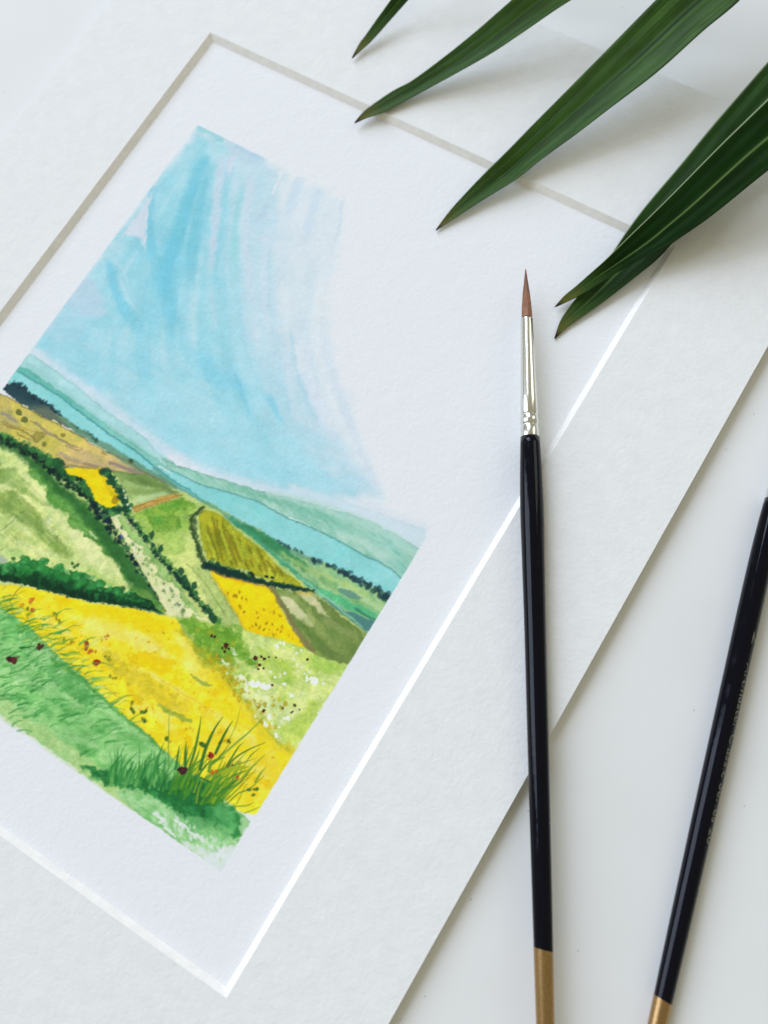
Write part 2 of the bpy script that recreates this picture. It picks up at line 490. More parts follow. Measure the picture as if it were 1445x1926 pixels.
def dab(x, y, r, col, a=1.0, asp=1.0, ang=0.0, soft=0.14, rag=0.3, ring=0.0):
    w = window_of([(x, y)], r * max(1, asp) * 1.6 + 0.5)
    if w is None: return
    seedc[0] += 1; k = seedc[0]
    X, Y = PX[w] - x, PY[w] - y
    ca, sa = math.cos(ang), math.sin(ang)
    d = np.hypot((X * ca + Y * sa) / asp, -X * sa + Y * ca)
    rr = r * (1 + rag * 2 * (vnoise(PX[w] / (r * 0.8), PY[w] / (r * 0.8), k) - 0.5))
    sd = rr - d
    m = smooth01(sd / (2 * soft) + 0.5) * a
    c = np.asarray(col, float) * np.ones(X.shape + (1,))
    if ring: c = c * (1 + ring * 0.22 - ring * 1.0 * np.exp(-(np.maximum(sd, 0) / (0.30 * r + 0.05)) ** 2))[..., None]
    IMG[w] = IMG[w] * (1 - m[..., None]) + c * m[..., None]
R = random.Random(3)
def along(pts, n):
    P = catmull(pts, 6); L = np.concatenate([[0], np.cumsum(np.hypot(*(P[1:] - P[:-1]).T))])
    for i in range(n):
        s = R.random() * L[-1]; j = min(np.searchsorted(L, s, 'right') - 1, len(P) - 2)
        t = (s - L[j]) / max(L[j + 1] - L[j], 1e-9)
        p = P[j] + (P[j + 1] - P[j]) * t; q = (P[j + 1] - P[j]) / max(np.hypot(*(P[j + 1] - P[j])), 1e-9)
        yield p, q, s / L[-1]
def hedge(pts, n, r, cols, up=(0, 0), spread=0.6, a=0.85, w=(1, 1), ring=0.0):
    """leafy row: dabs scattered along a line, thrown towards `up`"""
    for p, q, s in along(pts, n):
        k = w[0] + (w[1] - w[0]) * s
        h = R.random()
        x = p[0] + up[0] * h * k + R.gauss(0, spread) * k * 0.5; y = p[1] + up[1] * h * k + R.gauss(0, spread) * k * 0.5
        c = cols[min(int((1 - h) * len(cols) * 0.999 + R.uniform(-.4, .4)) if len(cols) > 1 else 0, len(cols) - 1)] if h > -1 else cols[0]
        dab(x, y, r * R.uniform(0.35, 1.15) * k, c, a * R.uniform(0.7, 1), R.uniform(1, 1.6), R.random() * 3.1, ring=ring)
def settle():
    """hand wobble of every edge, then blooms and granulation where there is pigment"""
    global IMG
    wx = (fbm(PX / 2.6, PY / 2.6, 20, 3) - 0.5) * 0.6 + (fbm(PX / 0.7, PY / 0.7, 24, 2) - 0.5) * 0.36
    wy = (fbm(PX / 2.6 + 40, PY / 2.6, 28, 3) - 0.5) * 0.6 + (fbm(PX / 0.7, PY / 0.7 + 40, 32, 2) - 0.5) * 0.36
    fi = np.clip((PX + wx - GX0) * NPM, 0, GW - 1.001); fj = np.clip((PY + wy - GY0) * NPM, 0, GH - 1.001)
    i0 = fi.astype(int); j0 = fj.astype(int); ui = (fi - i0)[..., None]; uj = (fj - j0)[..., None]
    IMG = (IMG[j0, i0] * (1 - ui) + IMG[j0, i0 + 1] * ui) * (1 - uj) + (IMG[j0 + 1, i0] * (1 - ui) + IMG[j0 + 1, i0 + 1] * ui) * uj
    sat = np.clip((IMG.max(-1) - IMG.min(-1) - 16) / 60.0, 0, 1)
    warm = np.clip((IMG[..., 1] - IMG[..., 2] + 10) / 40.0, 0, 1)          # greens and yellows mottle more than the blues
    bloom = fbm(PX / 5.5, PY / 5.5, 12, 5, 0.62); fine = fbm(PX / 1.5, PY / 1.5, 8, 4, 0.6)
    rim = np.exp(-((bloom - 0.5) / 0.012) ** 2) * 0.5 + np.exp(-((fbm(PX / 3.1, PY / 3.1, 16, 4) - 0.52) / 0.010) ** 2) * 0.35
    warm = warm * (1 - 0.55 * np.clip((IMG[..., 0] - 190) / 25.0, 0, 1) * np.clip((130 - IMG[..., 2]) / 30.0, 0, 1))   # clean yellow
    gran = fbm(PX / 0.42, PY / 0.42, 36, 2) - 0.5
    mod = (bloom - 0.5) * (0.06 + 0.22 * warm) + (fine - 0.5) * (0.02 + 0.22 * warm) - rim * 0.06 * warm + gran * (0.05 + 0.09 * warm)
    IMG = np.clip(IMG * (1 + (sat * mod)[..., None] * np.array([1.2, 0.8, 1.0])), 0, 245)
# --- sky: wet streaks fanning down from the top edge
GUIDES = [[(14.17,27.12),(15.47,41.08),(15.19,53.84),(13.89,68.83),(12.75,86.22),(12.95,102.51),(21.55,110.20)],
          [(18.57,30.00),(21.47,45.69),(25.18,62.75),(27.78,81.68),(30.65,98.07),(40.99,109.77),(53.68,112.82)],
          [(22.29,30.03),(25.49,43.55),(30.46,59.91),(37.10,76.58),(47.07,92.48),(65.09,104.69),(79.27,108.26)],
          [(26.91,30.36),(32.36,43.75),(39.26,57.03),(46.87,71.24),(58.97,85.86),(80.05,99.56),(97.00,103.01)],
          [(35.18,29.13),(39.66,41.77),(46.69,54.88),(54.27,67.19),(68.02,82.57),(88.43,94.81),(107.46,99.44)],
          [(46.20,28.74),(51.47,43.00),(57.61,56.31),(66.09,67.86),(78.53,80.15),(95.56,90.76),(113.97,97.30)],
          [(55.45,28.05),(60.51,40.02),(66.75,53.17),(74.42,65.05),(86.16,77.60),(101.27,88.35),(118.15,96.01)],
          [(63.74,27.43),(68.67,39.33),(74.13,52.75),(80.70,63.35),(91.08,74.00),(106.23,86.36),(118.84,95.61)]]
wash([(13.93,27.05),(23.22,28.16),(28.38,30.37),(37.59,46.67),(48.65,63.01),(64.27,75.93),(93.23,87.11),(113.61,96.71),(103.94,103.86),(91.11,108.81),(73.69,112.27),(60.71,113.03),(41.88,110.99),(19.67,107.72),(13.40,106.74),(13.10,84.19),(14.05,49.62)],
     [(140,203,225),(158,210,228),(178,216,232)], rag=1.2, rs=6, soft=2.4, a=0.92, edge=0, ns=12)
wash([(27.04,31.08),(37.40,27.58),(45.54,29.09),(51.21,43.14),(63.64,62.07),(80.40,77.40),(101.47,87.41),(118.01,95.77),(107.83,100.02),(83.65,92.52),(60.52,78.00),(43.71,58.34)],
     [(184,213,232),(176,211,230),(196,217,234)], rag=1.0, rs=5, soft=2.2, a=0.8, edge=0, ns=8)
wash([(45.54,29.09),(55.45,28.05),(63.74,27.43),(69.31,38.99),(74.13,52.75),(80.20,63.62),(91.08,74.00),(106.23,86.36),(118.50,95.81),(102.58,91.70),(83.25,79.23),(69.59,65.94),(53.67,45.55)],
     [(190,215,233),(200,219,235),(210,222,237)], rag=1.2, rs=4, soft=1.5, a=0.48, edge=0, ns=7)
SKYC = [(158,206,225),(126,199,221),(116,194,219),(132,200,222),(172,212,229),(188,214,232),(197,217,234),(210,222,237)]
for i in range(150):
    t = R.random() ** 0.9 * 6.9
    j = int(t); u = t - j
    G = np.asarray(GUIDES[j]) * (1 - u) + np.asarray(GUIDES[j + 1]) * u
    s0 = R.uniform(0, 0.62); s1 = min(1, s0 + R.uniform(0.22, 0.6))
    seg = catmull(G, 6); n = len(seg); seg = seg[int(s0 * n):max(int(s1 * n), int(s0 * n) + 4)]
    seg = seg[::3] + np.array([R.gauss(0, 0.3), R.gauss(0, 0.3)])
    c = np.asarray(SKYC[j]) * (1 - u) + np.asarray(SKYC[j + 1]) * u
    c = c + R.choice([-13, -7, 0, 8, 18, 28]) * np.array([1.0, 0.45, 0.3])
    low = (s0 + s1) / 2
    c = c * (1 - 0.5 * low) + np.array([152, 210, 231]) * 0.5 * low if j < 5 else c
    stroke(seg, R.uniform(.4, 1.6), R.uniform(.3, 1.5), np.clip(c, 0, 236), R.uniform(.18, .42) * (0.6 if j >= 4 else 1), soft=R.uniform(.35, 1.1) + (0.4 if j >= 4 else 0), belly=R.uniform(0, .9), fade=(.25, .35), rag=.12)
# deep blue passages
stroke([(21.40,33.05),(23.18,42.85),(26.33,52.68),(31.04,63.33),(36.29,73.39)], 1.5, 2.6, (104,189,215), .5, soft=1.0, fade=(.1,.4), rag=.3)
stroke([(23.70,34.79),(27.40,44.46),(32.25,55.19),(39.36,68.06),(45.88,78.98)], 1.0, 2.0, (108,190,216), .5, soft=.7, fade=(.15,.4), rag=.25)
stroke([(13.55,48.92),(17.66,57.32),(22.80,64.03),(31.83,72.16),(42.43,80.87)], .9, 2.4, (106,190,218), .5, soft=.8, fade=(.05,.5), rag=.25)
stroke([(24.94,57.22),(31.91,68.43),(39.97,78.63),(52.10,89.69)], 2.2, 2.2, (104,190,220), .45, soft=1.5, fade=(.2,.4), rag=.3)
stroke([(15.50,73.59),(22.62,80.84),(30.59,85.59),(42.49,89.74)], 1.0, 1.8, (105,190,220), .5, soft=.8, fade=(.1,.5), rag=.3)
stroke([(46.67,85.66),(60.70,88.38),(74.33,88.49),(81.23,88.84)], 2.4, 1.2, (120,200,228), .4, soft=2.0, fade=(.3,.4), rag=.3)
stroke([(64.80,84.36),(70.86,89.58),(78.83,95.24)], .6, .3, (118,192,222), .5, soft=.5, fade=(.2,.4))
stroke([(75.95,85.88),(81.64,89.46),(87.44,92.05)], 1.1, .4, (112,200,230), .5, soft=.8, fade=(.2,.4))
# teal passage right of the light streak, and the lifted-out pale streaks
stroke([(35.19,34.56),(39.02,44.01),(43.55,52.86),(49.93,62.31),(56.29,69.68)], .8, 1.7, (146,208,220), .6, soft=.8, fade=(.15,.5), rag=.3)
stroke([(25.87,30.71),(29.48,39.51),(36.18,51.20),(41.78,61.23),(46.28,68.85)], 1.5, .8, (190,210,231), .85, soft=.6, fade=(.08,.3), rag=.3)
stroke([(25.64,26.30),(28.82,32.09),(31.61,38.38)], .9, .5, (205,212,234), .8, soft=.4, fade=(.1,.3), rag=.15)
stroke([(44.53,65.25),(50.20,73.02),(57.01,79.94)], .5, .6, (186,212,232), .5, soft=.5, fade=(.2,.4))
stroke([(34.46,29.13),(40.45,41.34),(47.33,52.68),(58.96,66.43),(65.05,71.98)], .9, 1.2, (196,213,232), .75, soft=.7, fade=(.2,.4), rag=.25)
stroke([(43.08,27.50),(44.10,31.77),(45.39,36.44)], .5, .2, (218,224,237), .9, soft=.25)
stroke([(45.58,38.61),(46.39,43.85),(45.16,47.32)], .9, .9, (180,205,228), .6, soft=.4, fade=(.2,.2))
stroke([(49.26,44.19),(56.97,58.48),(64.58,68.69),(74.68,78.86)], .8, 1.0, (206,218,236), .5, soft=.6, fade=(.2,.4), rag=.2)
stroke([(48.97,27.27),(51.21,35.61),(54.45,43.27)], 1.4, 1.2, (180,207,232), .38, soft=.8, fade=(.05,.5), rag=.35)
stroke([(55.19,28.19),(57.58,34.10),(60.12,42.09),(64.12,50.96)], 1.4, 1.2, (182,207,233), .36, soft=.8, fade=(.05,.5), rag=.35)
stroke([(63.10,27.77),(66.69,34.84),(69.14,42.76)], .35, .3, (188,210,232), .5, soft=.3, fade=(.1,.4))
stroke([(75.19,55.75),(81.85,66.21),(90.75,75.04),(100.36,83.08),(109.18,89.58),(118.01,95.77)], 1.0, .4, (196,212,235), .3, soft=.7, belly=.5, fade=(.25,.15), rag=.3)
stroke([(70.21,65.60),(78.14,75.20),(87.67,83.54),(96.98,89.96)], .5, .8, (168,206,228), .55, soft=.4, fade=(.2,.4), rag=.15)
stroke([(73.67,65.46),(82.84,76.04),(93.64,85.21),(102.58,91.70)], .9, 1.5, (210,220,238), .6, soft=.7, fade=(.2,.4), rag=.2)
stroke([(71.73,71.80),(80.20,80.93),(88.45,89.81)], .7, .9, (206,220,238), .5, soft=.5, fade=(.2,.4), rag=.2)
# lower haze, pale left notch, left pale cloud
wash([(45.70,96.74),(68.24,94.46),(90.81,93.46),(107.09,98.85),(98.15,104.78),(78.88,110.12),(63.56,112.25),(47.75,109.39)], [(158,214,232),(170,216,234)], rag=1, rs=6, soft=2.5, a=.55, edge=0)
wash([(15.44,58.88),(14.25,49.90),(16.60,56.35),(20.12,62.08),(23.21,67.18),(19.22,65.20),(15.97,65.82),(15.42,68.38)], [(200,212,232),(208,216,234)], rag=.35, rs=2, soft=.3, a=.95, edge=.0)
stroke([(16.47,56.42),(20.90,63.17),(23.79,67.99)], .2, .15, (214,220,236), .9, soft=.15, rag=.2)
stroke([(17.76,65.99),(21.31,67.09),(26.01,71.62),(31.41,79.70)], 1.4, 1.8, (140,200,220), .5, soft=.7, fade=(.05,.5), rag=.3)
wash([(16.40,82.39),(21.66,84.30),(25.41,88.43),(21.81,92.22),(13.04,91.58),(12.12,82.87)], [(186,206,229),(176,206,228)], rag=.6, rs=3, soft=.8, a=.75, edge=0)
wash([(13.38,89.56),(22.46,91.86),(23.64,98.40),(15.87,102.70),(11.67,99.60)], [(176,208,229),(160,206,226)], rag=.6, rs=3, soft=1.2, a=.55, edge=0)
for p0, p1 in (([(14.17,74.31),(20.49,74.62),(28.82,81.12)], 0), ([(23.64,98.40),(28.26,98.51),(30.65,98.07)], 0), ([(21.54,76.83),(27.78,81.68),(35.38,84.75)], 0)):
    stroke(p0, .5, .3, (182,214,230), .6, soft=.4, fade=(.2,.4), rag=.15)
stroke([(15.26,27.35),(19.01,27.39),(22.38,28.01)], 1.4, 1.0, (140,202,216), .7, soft=.7, rag=.3)
stroke([(19.66,29.43),(21.87,31.04),(23.13,32.34)], 1.2, .8, (170,208,222), .6, soft=.6, rag=.25)
wash([(22.53,27.14),(37.40,27.58),(35.61,30.85),(30.70,31.10),(27.04,31.08)], [(190,206,231),(178,206,226)], rag=.5, rs=2.5, soft=.5, a=.7, edge=.0)
stroke([(27.59,27.84),(33.69,27.97),(36.14,27.85)], .8, .7, (168,200,228), .6, soft=.3, rag=.2)
# light band where the sky meets the hills
stroke([(14.85,107.19),(27.23,108.09),(40.81,109.53),(59.95,111.96),(73.61,112.15),(90.57,107.99),(103.64,103.39),(116.57,98.98),(130.20,97.41)], 1.1, 1.2, (206,218,235), .7, soft=1.3, rag=.4)

# --- distant ridges
wash([(94.27,103.77),(104.62,102.19),(114.25,100.00),(123.85,98.26),(130.83,97.20),(135.22,104.54),(119.80,104.21),(99.66,107.12)], [(190,216,231),(202,219,235)], rag=.2, soft=.35, a=.8, edge=.04)
wash([(13.75,108.16),(16.91,108.19),(21.60,108.59),(27.71,109.22),(35.96,110.18),(41.93,111.30),(46.58,111.41),(51.07,111.60),(56.04,112.50),(61.30,113.87),(68.47,114.42),(63.64,117.18),(54.17,115.91),(44.53,114.62),(25.62,113.19),(12.87,113.27)],
     [(176,219,226),(165,212,220),(158,206,214)], rag=.12, soft=.2, edge=.10, ns=5)
wash([(14.24,110.73),(20.56,110.58),(28.17,111.76),(36.32,113.08),(43.91,113.77),(51.22,114.22),(62.14,115.05),(63.64,117.18),(52.94,116.61),(27.01,115.02),(15.59,114.41)], [(150,203,208),(160,205,206)], rag=.15, soft=.45, a=.85, edge=.02)
wash([(13.71,112.45),(18.56,112.05),(23.33,112.55),(27.39,112.89),(32.56,113.30),(39.30,113.98),(45.87,114.54),(53.48,114.96),(62.47,115.53),(66.47,116.39),(61.21,118.56),(50.42,117.20),(35.52,115.60),(19.83,114.68),(13.37,115.12)],
     [(98,178,170),(115,188,180),(135,198,190)], rag=.15, soft=.3, edge=.06, grad=([(17.69,112.35),(60.75,115.51)]))
wash([(61.97,114.82),(68.47,113.93),(75.54,112.53),(82.46,111.02),(92.21,108.51),(101.49,105.75),(107.75,104.38),(115.77,102.45),(123.29,101.87),(133.72,102.03),(134.60,111.00),(127.99,110.29),(120.18,110.53),(111.67,110.80),(105.57,111.34),(99.49,112.00),(89.26,112.62),(81.43,114.37),(74.48,116.07),(66.84,116.67)],
     [(120,186,178),(145,198,188),(160,205,194),(132,192,176),(168,208,198)], rag=.15, soft=.2, edge=.14, ns=6, ang=.15, st=3)
stroke([(92.21,108.51),(104.68,105.03),(116.20,103.15),(125.04,102.73),(133.08,103.48)], .9, 1.3, (178,212,208), .6, soft=.5, rag=.2)
stroke([(77.70,113.25),(87.58,110.84),(100.42,108.28),(111.88,106.43),(120.87,105.93)], .7, .9, (112,180,160), .55, soft=.6, fade=(.2,.3), rag=.2)
stroke([(110.68,109.49),(118.96,107.82),(128.53,108.44)], .9, .9, (186,214,206), .6, soft=.6, fade=(.2,.2), rag=.2)
# pale blue valley
wash([(13.54,114.14),(19.36,114.06),(27.06,114.13),(35.07,114.99),(41.77,115.66),(49.90,116.48),(54.60,116.50),(61.27,117.20),(65.30,116.89),(66.51,116.20),(74.24,115.72),(81.19,114.02),(89.03,112.27),(99.26,111.66),(105.35,111.00),(111.45,110.45),(119.97,110.18),(127.71,109.84),(133.17,110.62),(133.32,116.29),(123.12,116.96),(107.79,118.20),(95.92,118.50),(87.44,119.12),(81.68,119.07),(70.14,119.22),(58.79,119.95),(45.11,120.21),(28.04,118.77),(12.67,117.80)],
     [(128,204,210),(140,208,214),(150,212,218)], rag=.12, soft=.16, edge=.16, ns=9)
stroke([(14.11,114.17),(19.36,114.06),(27.06,114.13),(35.07,114.99),(41.77,115.66),(49.90,116.48),(54.60,116.50),(61.52,117.56),(66.05,117.95),(69.68,118.33),(73.82,118.25),(78.43,118.68),(82.94,118.51)], .16, .2, (50,135,140), .75, soft=.14, rag=.08, fade=(0,.15))
stroke([(66.51,116.20),(74.24,115.72),(81.19,114.02),(89.03,112.27),(99.26,111.66),(105.35,111.00),(111.45,110.45),(119.97,110.18),(127.71,109.84),(132.88,110.64)], .10, .16, (62,140,135), .65, soft=.12, rag=.08)
stroke([(100.03,111.37),(102.95,110.96),(105.58,110.86)], .12, .1, (225,238,240), .9, soft=.1)
stroke([(63.47,116.94),(66.48,116.88),(67.61,117.05)], .2, .12, (215,232,238), .9, soft=.1)
# --- far right fields under the valley
wash([(78.12,118.70),(80.96,118.03),(86.97,118.43),(95.47,117.82),(100.86,118.48),(107.35,117.52),(115.35,116.59),(122.56,116.06),(128.60,115.73),(133.46,115.30),(133.63,126.57),(128.82,130.90),(117.33,127.20),(104.37,124.07),(89.88,121.53),(81.64,120.22)],
     [(118,178,150),(135,185,130),(160,195,140),(110,165,120)], rag=.2, soft=.2, edge=.12, ns=5, ang=.55, st=3)
stroke([(62.59,118.11),(70.14,119.22),(78.52,119.28),(86.77,119.34),(97.61,118.63),(106.89,118.26),(112.90,117.87)], .5, .3, (92,150,130), .7, soft=.3, rag=.15, belly=.4)
stroke([(88.72,119.81),(94.91,119.40),(101.41,119.57),(108.06,120.07),(113.48,119.99)], .9, .6, (48,128,84), .85, soft=.4, belly=.5, rag=.25, fade=(.1,.2))
stroke([(87.36,119.00),(99.11,120.91),(107.37,122.63),(116.89,124.12),(124.16,125.90)], .5, 1.2, (62,150,118), .8, soft=.3, rag=.2)
stroke([(101.79,120.13),(111.20,120.09),(119.76,118.93),(128.75,118.67)], .5, .7, (160,192,120), .7, soft=.3, rag=.2, fade=(.1,.1))
stroke([(113.06,120.55),(122.28,120.50),(128.47,120.65)], .8, .8, (112,165,105), .7, soft=.4, rag=.2, fade=(.2,.2))
stroke([(120.46,120.04),(126.32,119.65),(132.12,119.25)], .5, .7, (170,202,150), .9, soft=.25, rag=.2)
stroke([(117.03,123.12),(125.14,122.61),(132.46,121.75)], .8, .7, (82,176,125), .9, soft=.2, rag=.15, belly=.3)
stroke([(120.82,120.60),(123.61,120.18),(125.81,119.80)], .5, .5, (95,140,128), .9, soft=.15, belly=.3)
stroke([(118.86,124.79),(125.06,124.91),(130.10,124.49),(132.15,124.17)], .6, 1.5, (70,122,126), .9, soft=.2, rag=.15)
stroke([(109.66,122.53),(116.68,123.79),(123.26,124.47),(130.09,125.69)], .3, .35, (130,190,160), .8, soft=.15)
stroke([(116.06,125.22),(124.30,126.12),(132.27,126.78)], .4, .7, (86,140,130), .8, soft=.2)
stroke([(126.37,122.64),(129.69,122.63),(132.22,122.34)], .25, .25, (55,120,100), .9, soft=.12)
# dark far tree line
hedge([(100.63,118.14),(104.43,118.13),(108.03,117.60)], 26, .34, [(55,95,95),(40,75,82)], up=(.25,-.3), spread=.35)
hedge([(110.47,117.73),(118.42,116.80),(125.99,116.66),(133.81,116.61)], 110, .5, [(50,88,92),(34,66,74),(30,58,68)], up=(.5,-.7), spread=.6, w=(.7,1.35))

# --- thin green under-wash for all the near land
wash([(-5.72,125.41),(13.86,121.70),(29.41,120.58),(48.71,120.35),(67.40,119.64),(81.68,119.07),(94.13,120.65),(115.42,124.22),(132.57,126.30),(132.87,136.14),(132.27,143.47),(132.55,157.85),(132.88,171.98),(129.11,176.36),(106.38,177.68),(54.28,173.56),(31.54,171.36)], [(176,196,112),(190,208,130)], rag=.2, soft=.2, a=.96, edge=.0)
# --- ochre slope, upper left
wash([(-1.29,123.83),(13.86,121.70),(16.38,121.16),(25.46,121.09),(30.15,120.85),(40.23,120.27),(42.94,120.60),(48.84,120.28),(55.04,119.76),(57.48,120.52),(63.68,119.63),(68.45,119.69),(60.88,122.88),(53.37,124.36),(46.74,127.16),(41.25,129.45),(37.06,130.00),(30.26,130.67),(25.73,130.87),(21.34,131.31),(6.00,132.91)],
     [(206,194,92),(198,186,100),(196,178,118),(186,168,122)], rag=.15, soft=.18, edge=.12, grad=([(19.15,123.78),(59.63,121.12)]))
wash([(13.86,121.70),(17.74,121.96),(19.59,123.87),(24.47,125.95),(21.59,129.28),(10.81,131.93),(5.05,124.70)], [(150,145,100),(170,160,100),(140,140,125)], rag=.6, rs=2, soft=.6, a=.6, edge=.05)
wash([(26.99,124.52),(30.49,120.83),(40.25,120.77),(43.26,121.26),(40.77,123.85),(34.01,124.30)], [(212,200,92),(205,192,96)], rag=.5, soft=.7, a=.7, edge=0)
for q, w_, c in (([(17.06,125.81),(19.63,125.58),(23.47,125.83)],.5,(140,135,130)),([(25.88,123.78),(28.51,123.67),(32.38,124.04),(35.78,123.81),(39.80,123.73),(42.61,123.48)],.45,(146,136,116)),
                 ([(19.13,127.76),(21.39,127.85),(25.38,127.14),(29.34,127.12),(31.16,127.62)],.28,(140,122,62)),([(37.58,126.68),(41.30,126.92),(45.87,125.98)],.6,(160,150,130)),
                 ([(44.46,126.45),(48.06,125.40),(52.42,124.24),(56.59,122.86)],.45,(140,120,112)),([(50.44,122.71),(54.96,121.80),(59.87,120.98),(63.32,120.33)],.5,(132,118,122)),
                 ([(27.39,129.75),(31.06,129.37),(32.68,128.45)],.3,(150,130,60)),([(24.05,128.24),(26.05,128.47),(29.54,127.85)],.22,(145,125,60)),([(47.65,121.29),(49.40,121.30),(49.82,121.39)],.3,(140,115,70)),
                 ([(36.96,128.21),(43.06,126.92),(49.02,125.52)],.25,(176,150,100)),([(21.43,127.66),(26.46,126.19),(33.12,125.49)],.2,(168,150,80))):
    stroke(q, w_ * .7, w_ * .6, c, .75, soft=.16, belly=w_ * .3, rag=.12, fade=(.1,.2))
for q in ([(19.13,127.76),(19.92,127.14),(22.19,127.23),(23.75,127.38)], [(25.88,123.78),(28.70,123.21),(29.81,123.96)], [(40.94,128.79),(46.39,126.69),(51.81,124.59),(58.58,122.05)], [(33.65,123.83),(38.82,123.61),(42.47,123.06),(42.45,123.74),(38.56,124.44)]):
    stroke(q, .09, .07, (112,96,50), .7, soft=.09, rag=.05)
wash([(29.00,127.14),(29.60,125.10),(31.88,124.32),(32.26,125.30),(31.80,126.58),(31.59,127.71),(30.15,128.19)], [(160,150,80),(150,140,66)], rag=.25, soft=.2, a=.8, edge=.2)
for (x, y), r in zip([(21.87,123.28),(24.30,124.32),(35.94,122.36),(33.27,127.10),(23.74,124.30),(21.34,123.06)], (.75,.8,.55,.6,.4,.4)):
    dab(x, y, r, (118,118,52) if r < .7 else (80,98,52), .85, 1.2, .4, ring=.25)
wash([(14.00,120.22),(13.89,118.18),(15.21,117.26),(18.11,117.22),(18.79,116.66),(21.60,117.71),(24.70,117.71),(27.68,117.59),(31.42,118.25),(36.52,118.62),(44.87,119.16),(43.46,119.63),(34.66,120.19),(25.46,121.09),(19.66,120.89),(15.82,120.43)],
     [(38,66,76),(52,80,84),(96,110,98)], rag=.35, rs=.9, soft=.16, edge=.1, grad=([(21.64,117.51),(23.40,121.73)]))
stroke([(31.47,118.56),(39.36,119.58),(48.19,119.64),(56.89,119.70),(65.30,119.53),(70.14,119.22)], .5, .5, (98,142,116), .85, soft=.25, belly=.5, rag=.15)
hedge([(13.97,119.71),(15.40,117.51),(18.56,117.32),(21.92,117.88),(27.74,117.90),(31.73,118.42)], 80, .42, [(34,62,74),(28,52,64)], up=(.2,-.5), spread=.5)
hedge([(36.06,118.72),(40.61,118.87),(45.30,119.26)], 22, .3, [(60,100,90)], spread=.4)
dab(*[(56.07,119.51)][0], .55, (45,85,62), .95, 1.4, .6); dab(*[(44.84,119.35)][0], .5, (50,88,74), .9, 1.3, .6); dab(*[(15.09,116.63)][0], .25, (40,64,70), .9)
stroke([(13.95,121.82),(16.48,121.28),(25.55,121.21),(30.24,120.97),(40.32,120.39),(43.03,120.72),(48.92,120.40),(55.13,119.88),(61.44,120.08),(67.40,119.64)], .12, .14, (120,98,60), .75, soft=.1, rag=.08)
stroke([(42.94,120.60),(46.17,120.45),(48.84,120.28)], .12, .12, (232,226,200), .8, soft=.1)

# --- big pale green field, left
wash([(1.16,133.89),(21.99,132.14),(29.03,131.87),(45.12,134.37),(60.72,136.80),(74.70,142.18),(87.46,147.22),(76.30,149.02),(67.71,150.96),(53.80,152.80),(42.58,158.55),(26.25,164.85)],
     [(192,212,130),(206,220,148),(214,222,160)], rag=.1, soft=.15, edge=.05, ns=9)
wash([(11.37,141.91),(25.11,136.13),(26.74,138.23),(30.23,136.24),(36.59,137.77),(41.70,139.14),(44.33,139.60),(42.42,141.02),(39.05,140.99),(33.36,140.29),(30.60,140.87),(29.71,142.04),(16.04,147.70)], [(140,172,92),(156,184,108),(128,160,82)], rag=.5, soft=.55, edge=.06, ns=4, ang=.7, st=3)
wash([(18.80,151.13),(30.79,143.42),(32.45,141.64),(35.06,141.80),(40.53,142.93),(45.77,143.82),(50.89,145.07),(54.65,145.94),(58.26,146.87),(57.69,148.63),(54.42,148.62),(51.45,148.11),(46.95,147.67),(43.04,147.35),(40.28,147.64),(34.16,147.75),(20.63,153.40)],
     [(124,156,78),(142,170,90),(168,190,112)], rag=.6, soft=.8, edge=.03, ns=4, ang=.75, st=3)
for q, c, w_ in (([(36.09,150.22),(43.13,150.21),(51.29,149.49)],(172,192,112),.9),([(38.27,153.02),(46.48,152.28),(53.74,150.45)],(216,222,150),.8),([(33.36,144.43),(42.98,145.43),(53.27,147.54)],(112,146,72),.6),
                 ([(33.01,146.27),(40.11,146.28),(47.12,146.28)],(120,152,80),.7),([(34.50,141.29),(42.90,143.03),(49.54,144.88)],(120,150,72),.5),([(39.84,150.49),(46.83,150.47)],(206,214,120),.8),
                 ([(44.70,147.68),(51.65,147.68),(56.91,147.81)],(140,170,80),.7),([(48.26,143.19),(56.44,144.89),(64.08,146.01)],(190,210,128),1.0),([(28.55,140.55),(31.48,139.70),(35.29,140.01)],(150,178,110),.8),
                 ([(35.81,147.12),(43.49,148.38),(47.19,148.66)],(216,224,158),.6),([(44.37,143.81),(51.59,145.30)],(226,230,178),.5),([(46.20,142.76),(48.02,143.33)],(236,238,206),1.0),([(60.52,148.09),(68.46,147.39),(75.12,147.39)],(160,195,100),1.6)):
    stroke(q, w_ * .6, w_ * .5, c, .55, soft=.45, belly=w_ * .5, rag=.2, fade=(.25,.35))
wash([(41.04,156.57),(44.31,156.26),(46.55,154.64),(46.48,152.28),(43.64,153.13),(40.87,156.35),(32.71,159.48),(35.33,162.78)], [(120,180,100),(160,200,120)], rag=.5, soft=.6, a=.6, edge=0)
wash([(41.04,156.57),(44.07,156.40),(43.71,158.20),(39.13,160.88),(37.23,158.46)], [(150,168,170)], rag=.4, soft=.4, a=.7, edge=.1)
stroke([(37.40,151.91),(38.28,148.48),(39.85,143.65)], .10, .06, (70,100,60), .6, soft=.1); stroke([(40.52,155.91),(41.36,153.81)], .1, .06, (90,115,70), .6, soft=.1)
dab(*[(51.35,145.44)][0], .25, (90,110,70), .7)

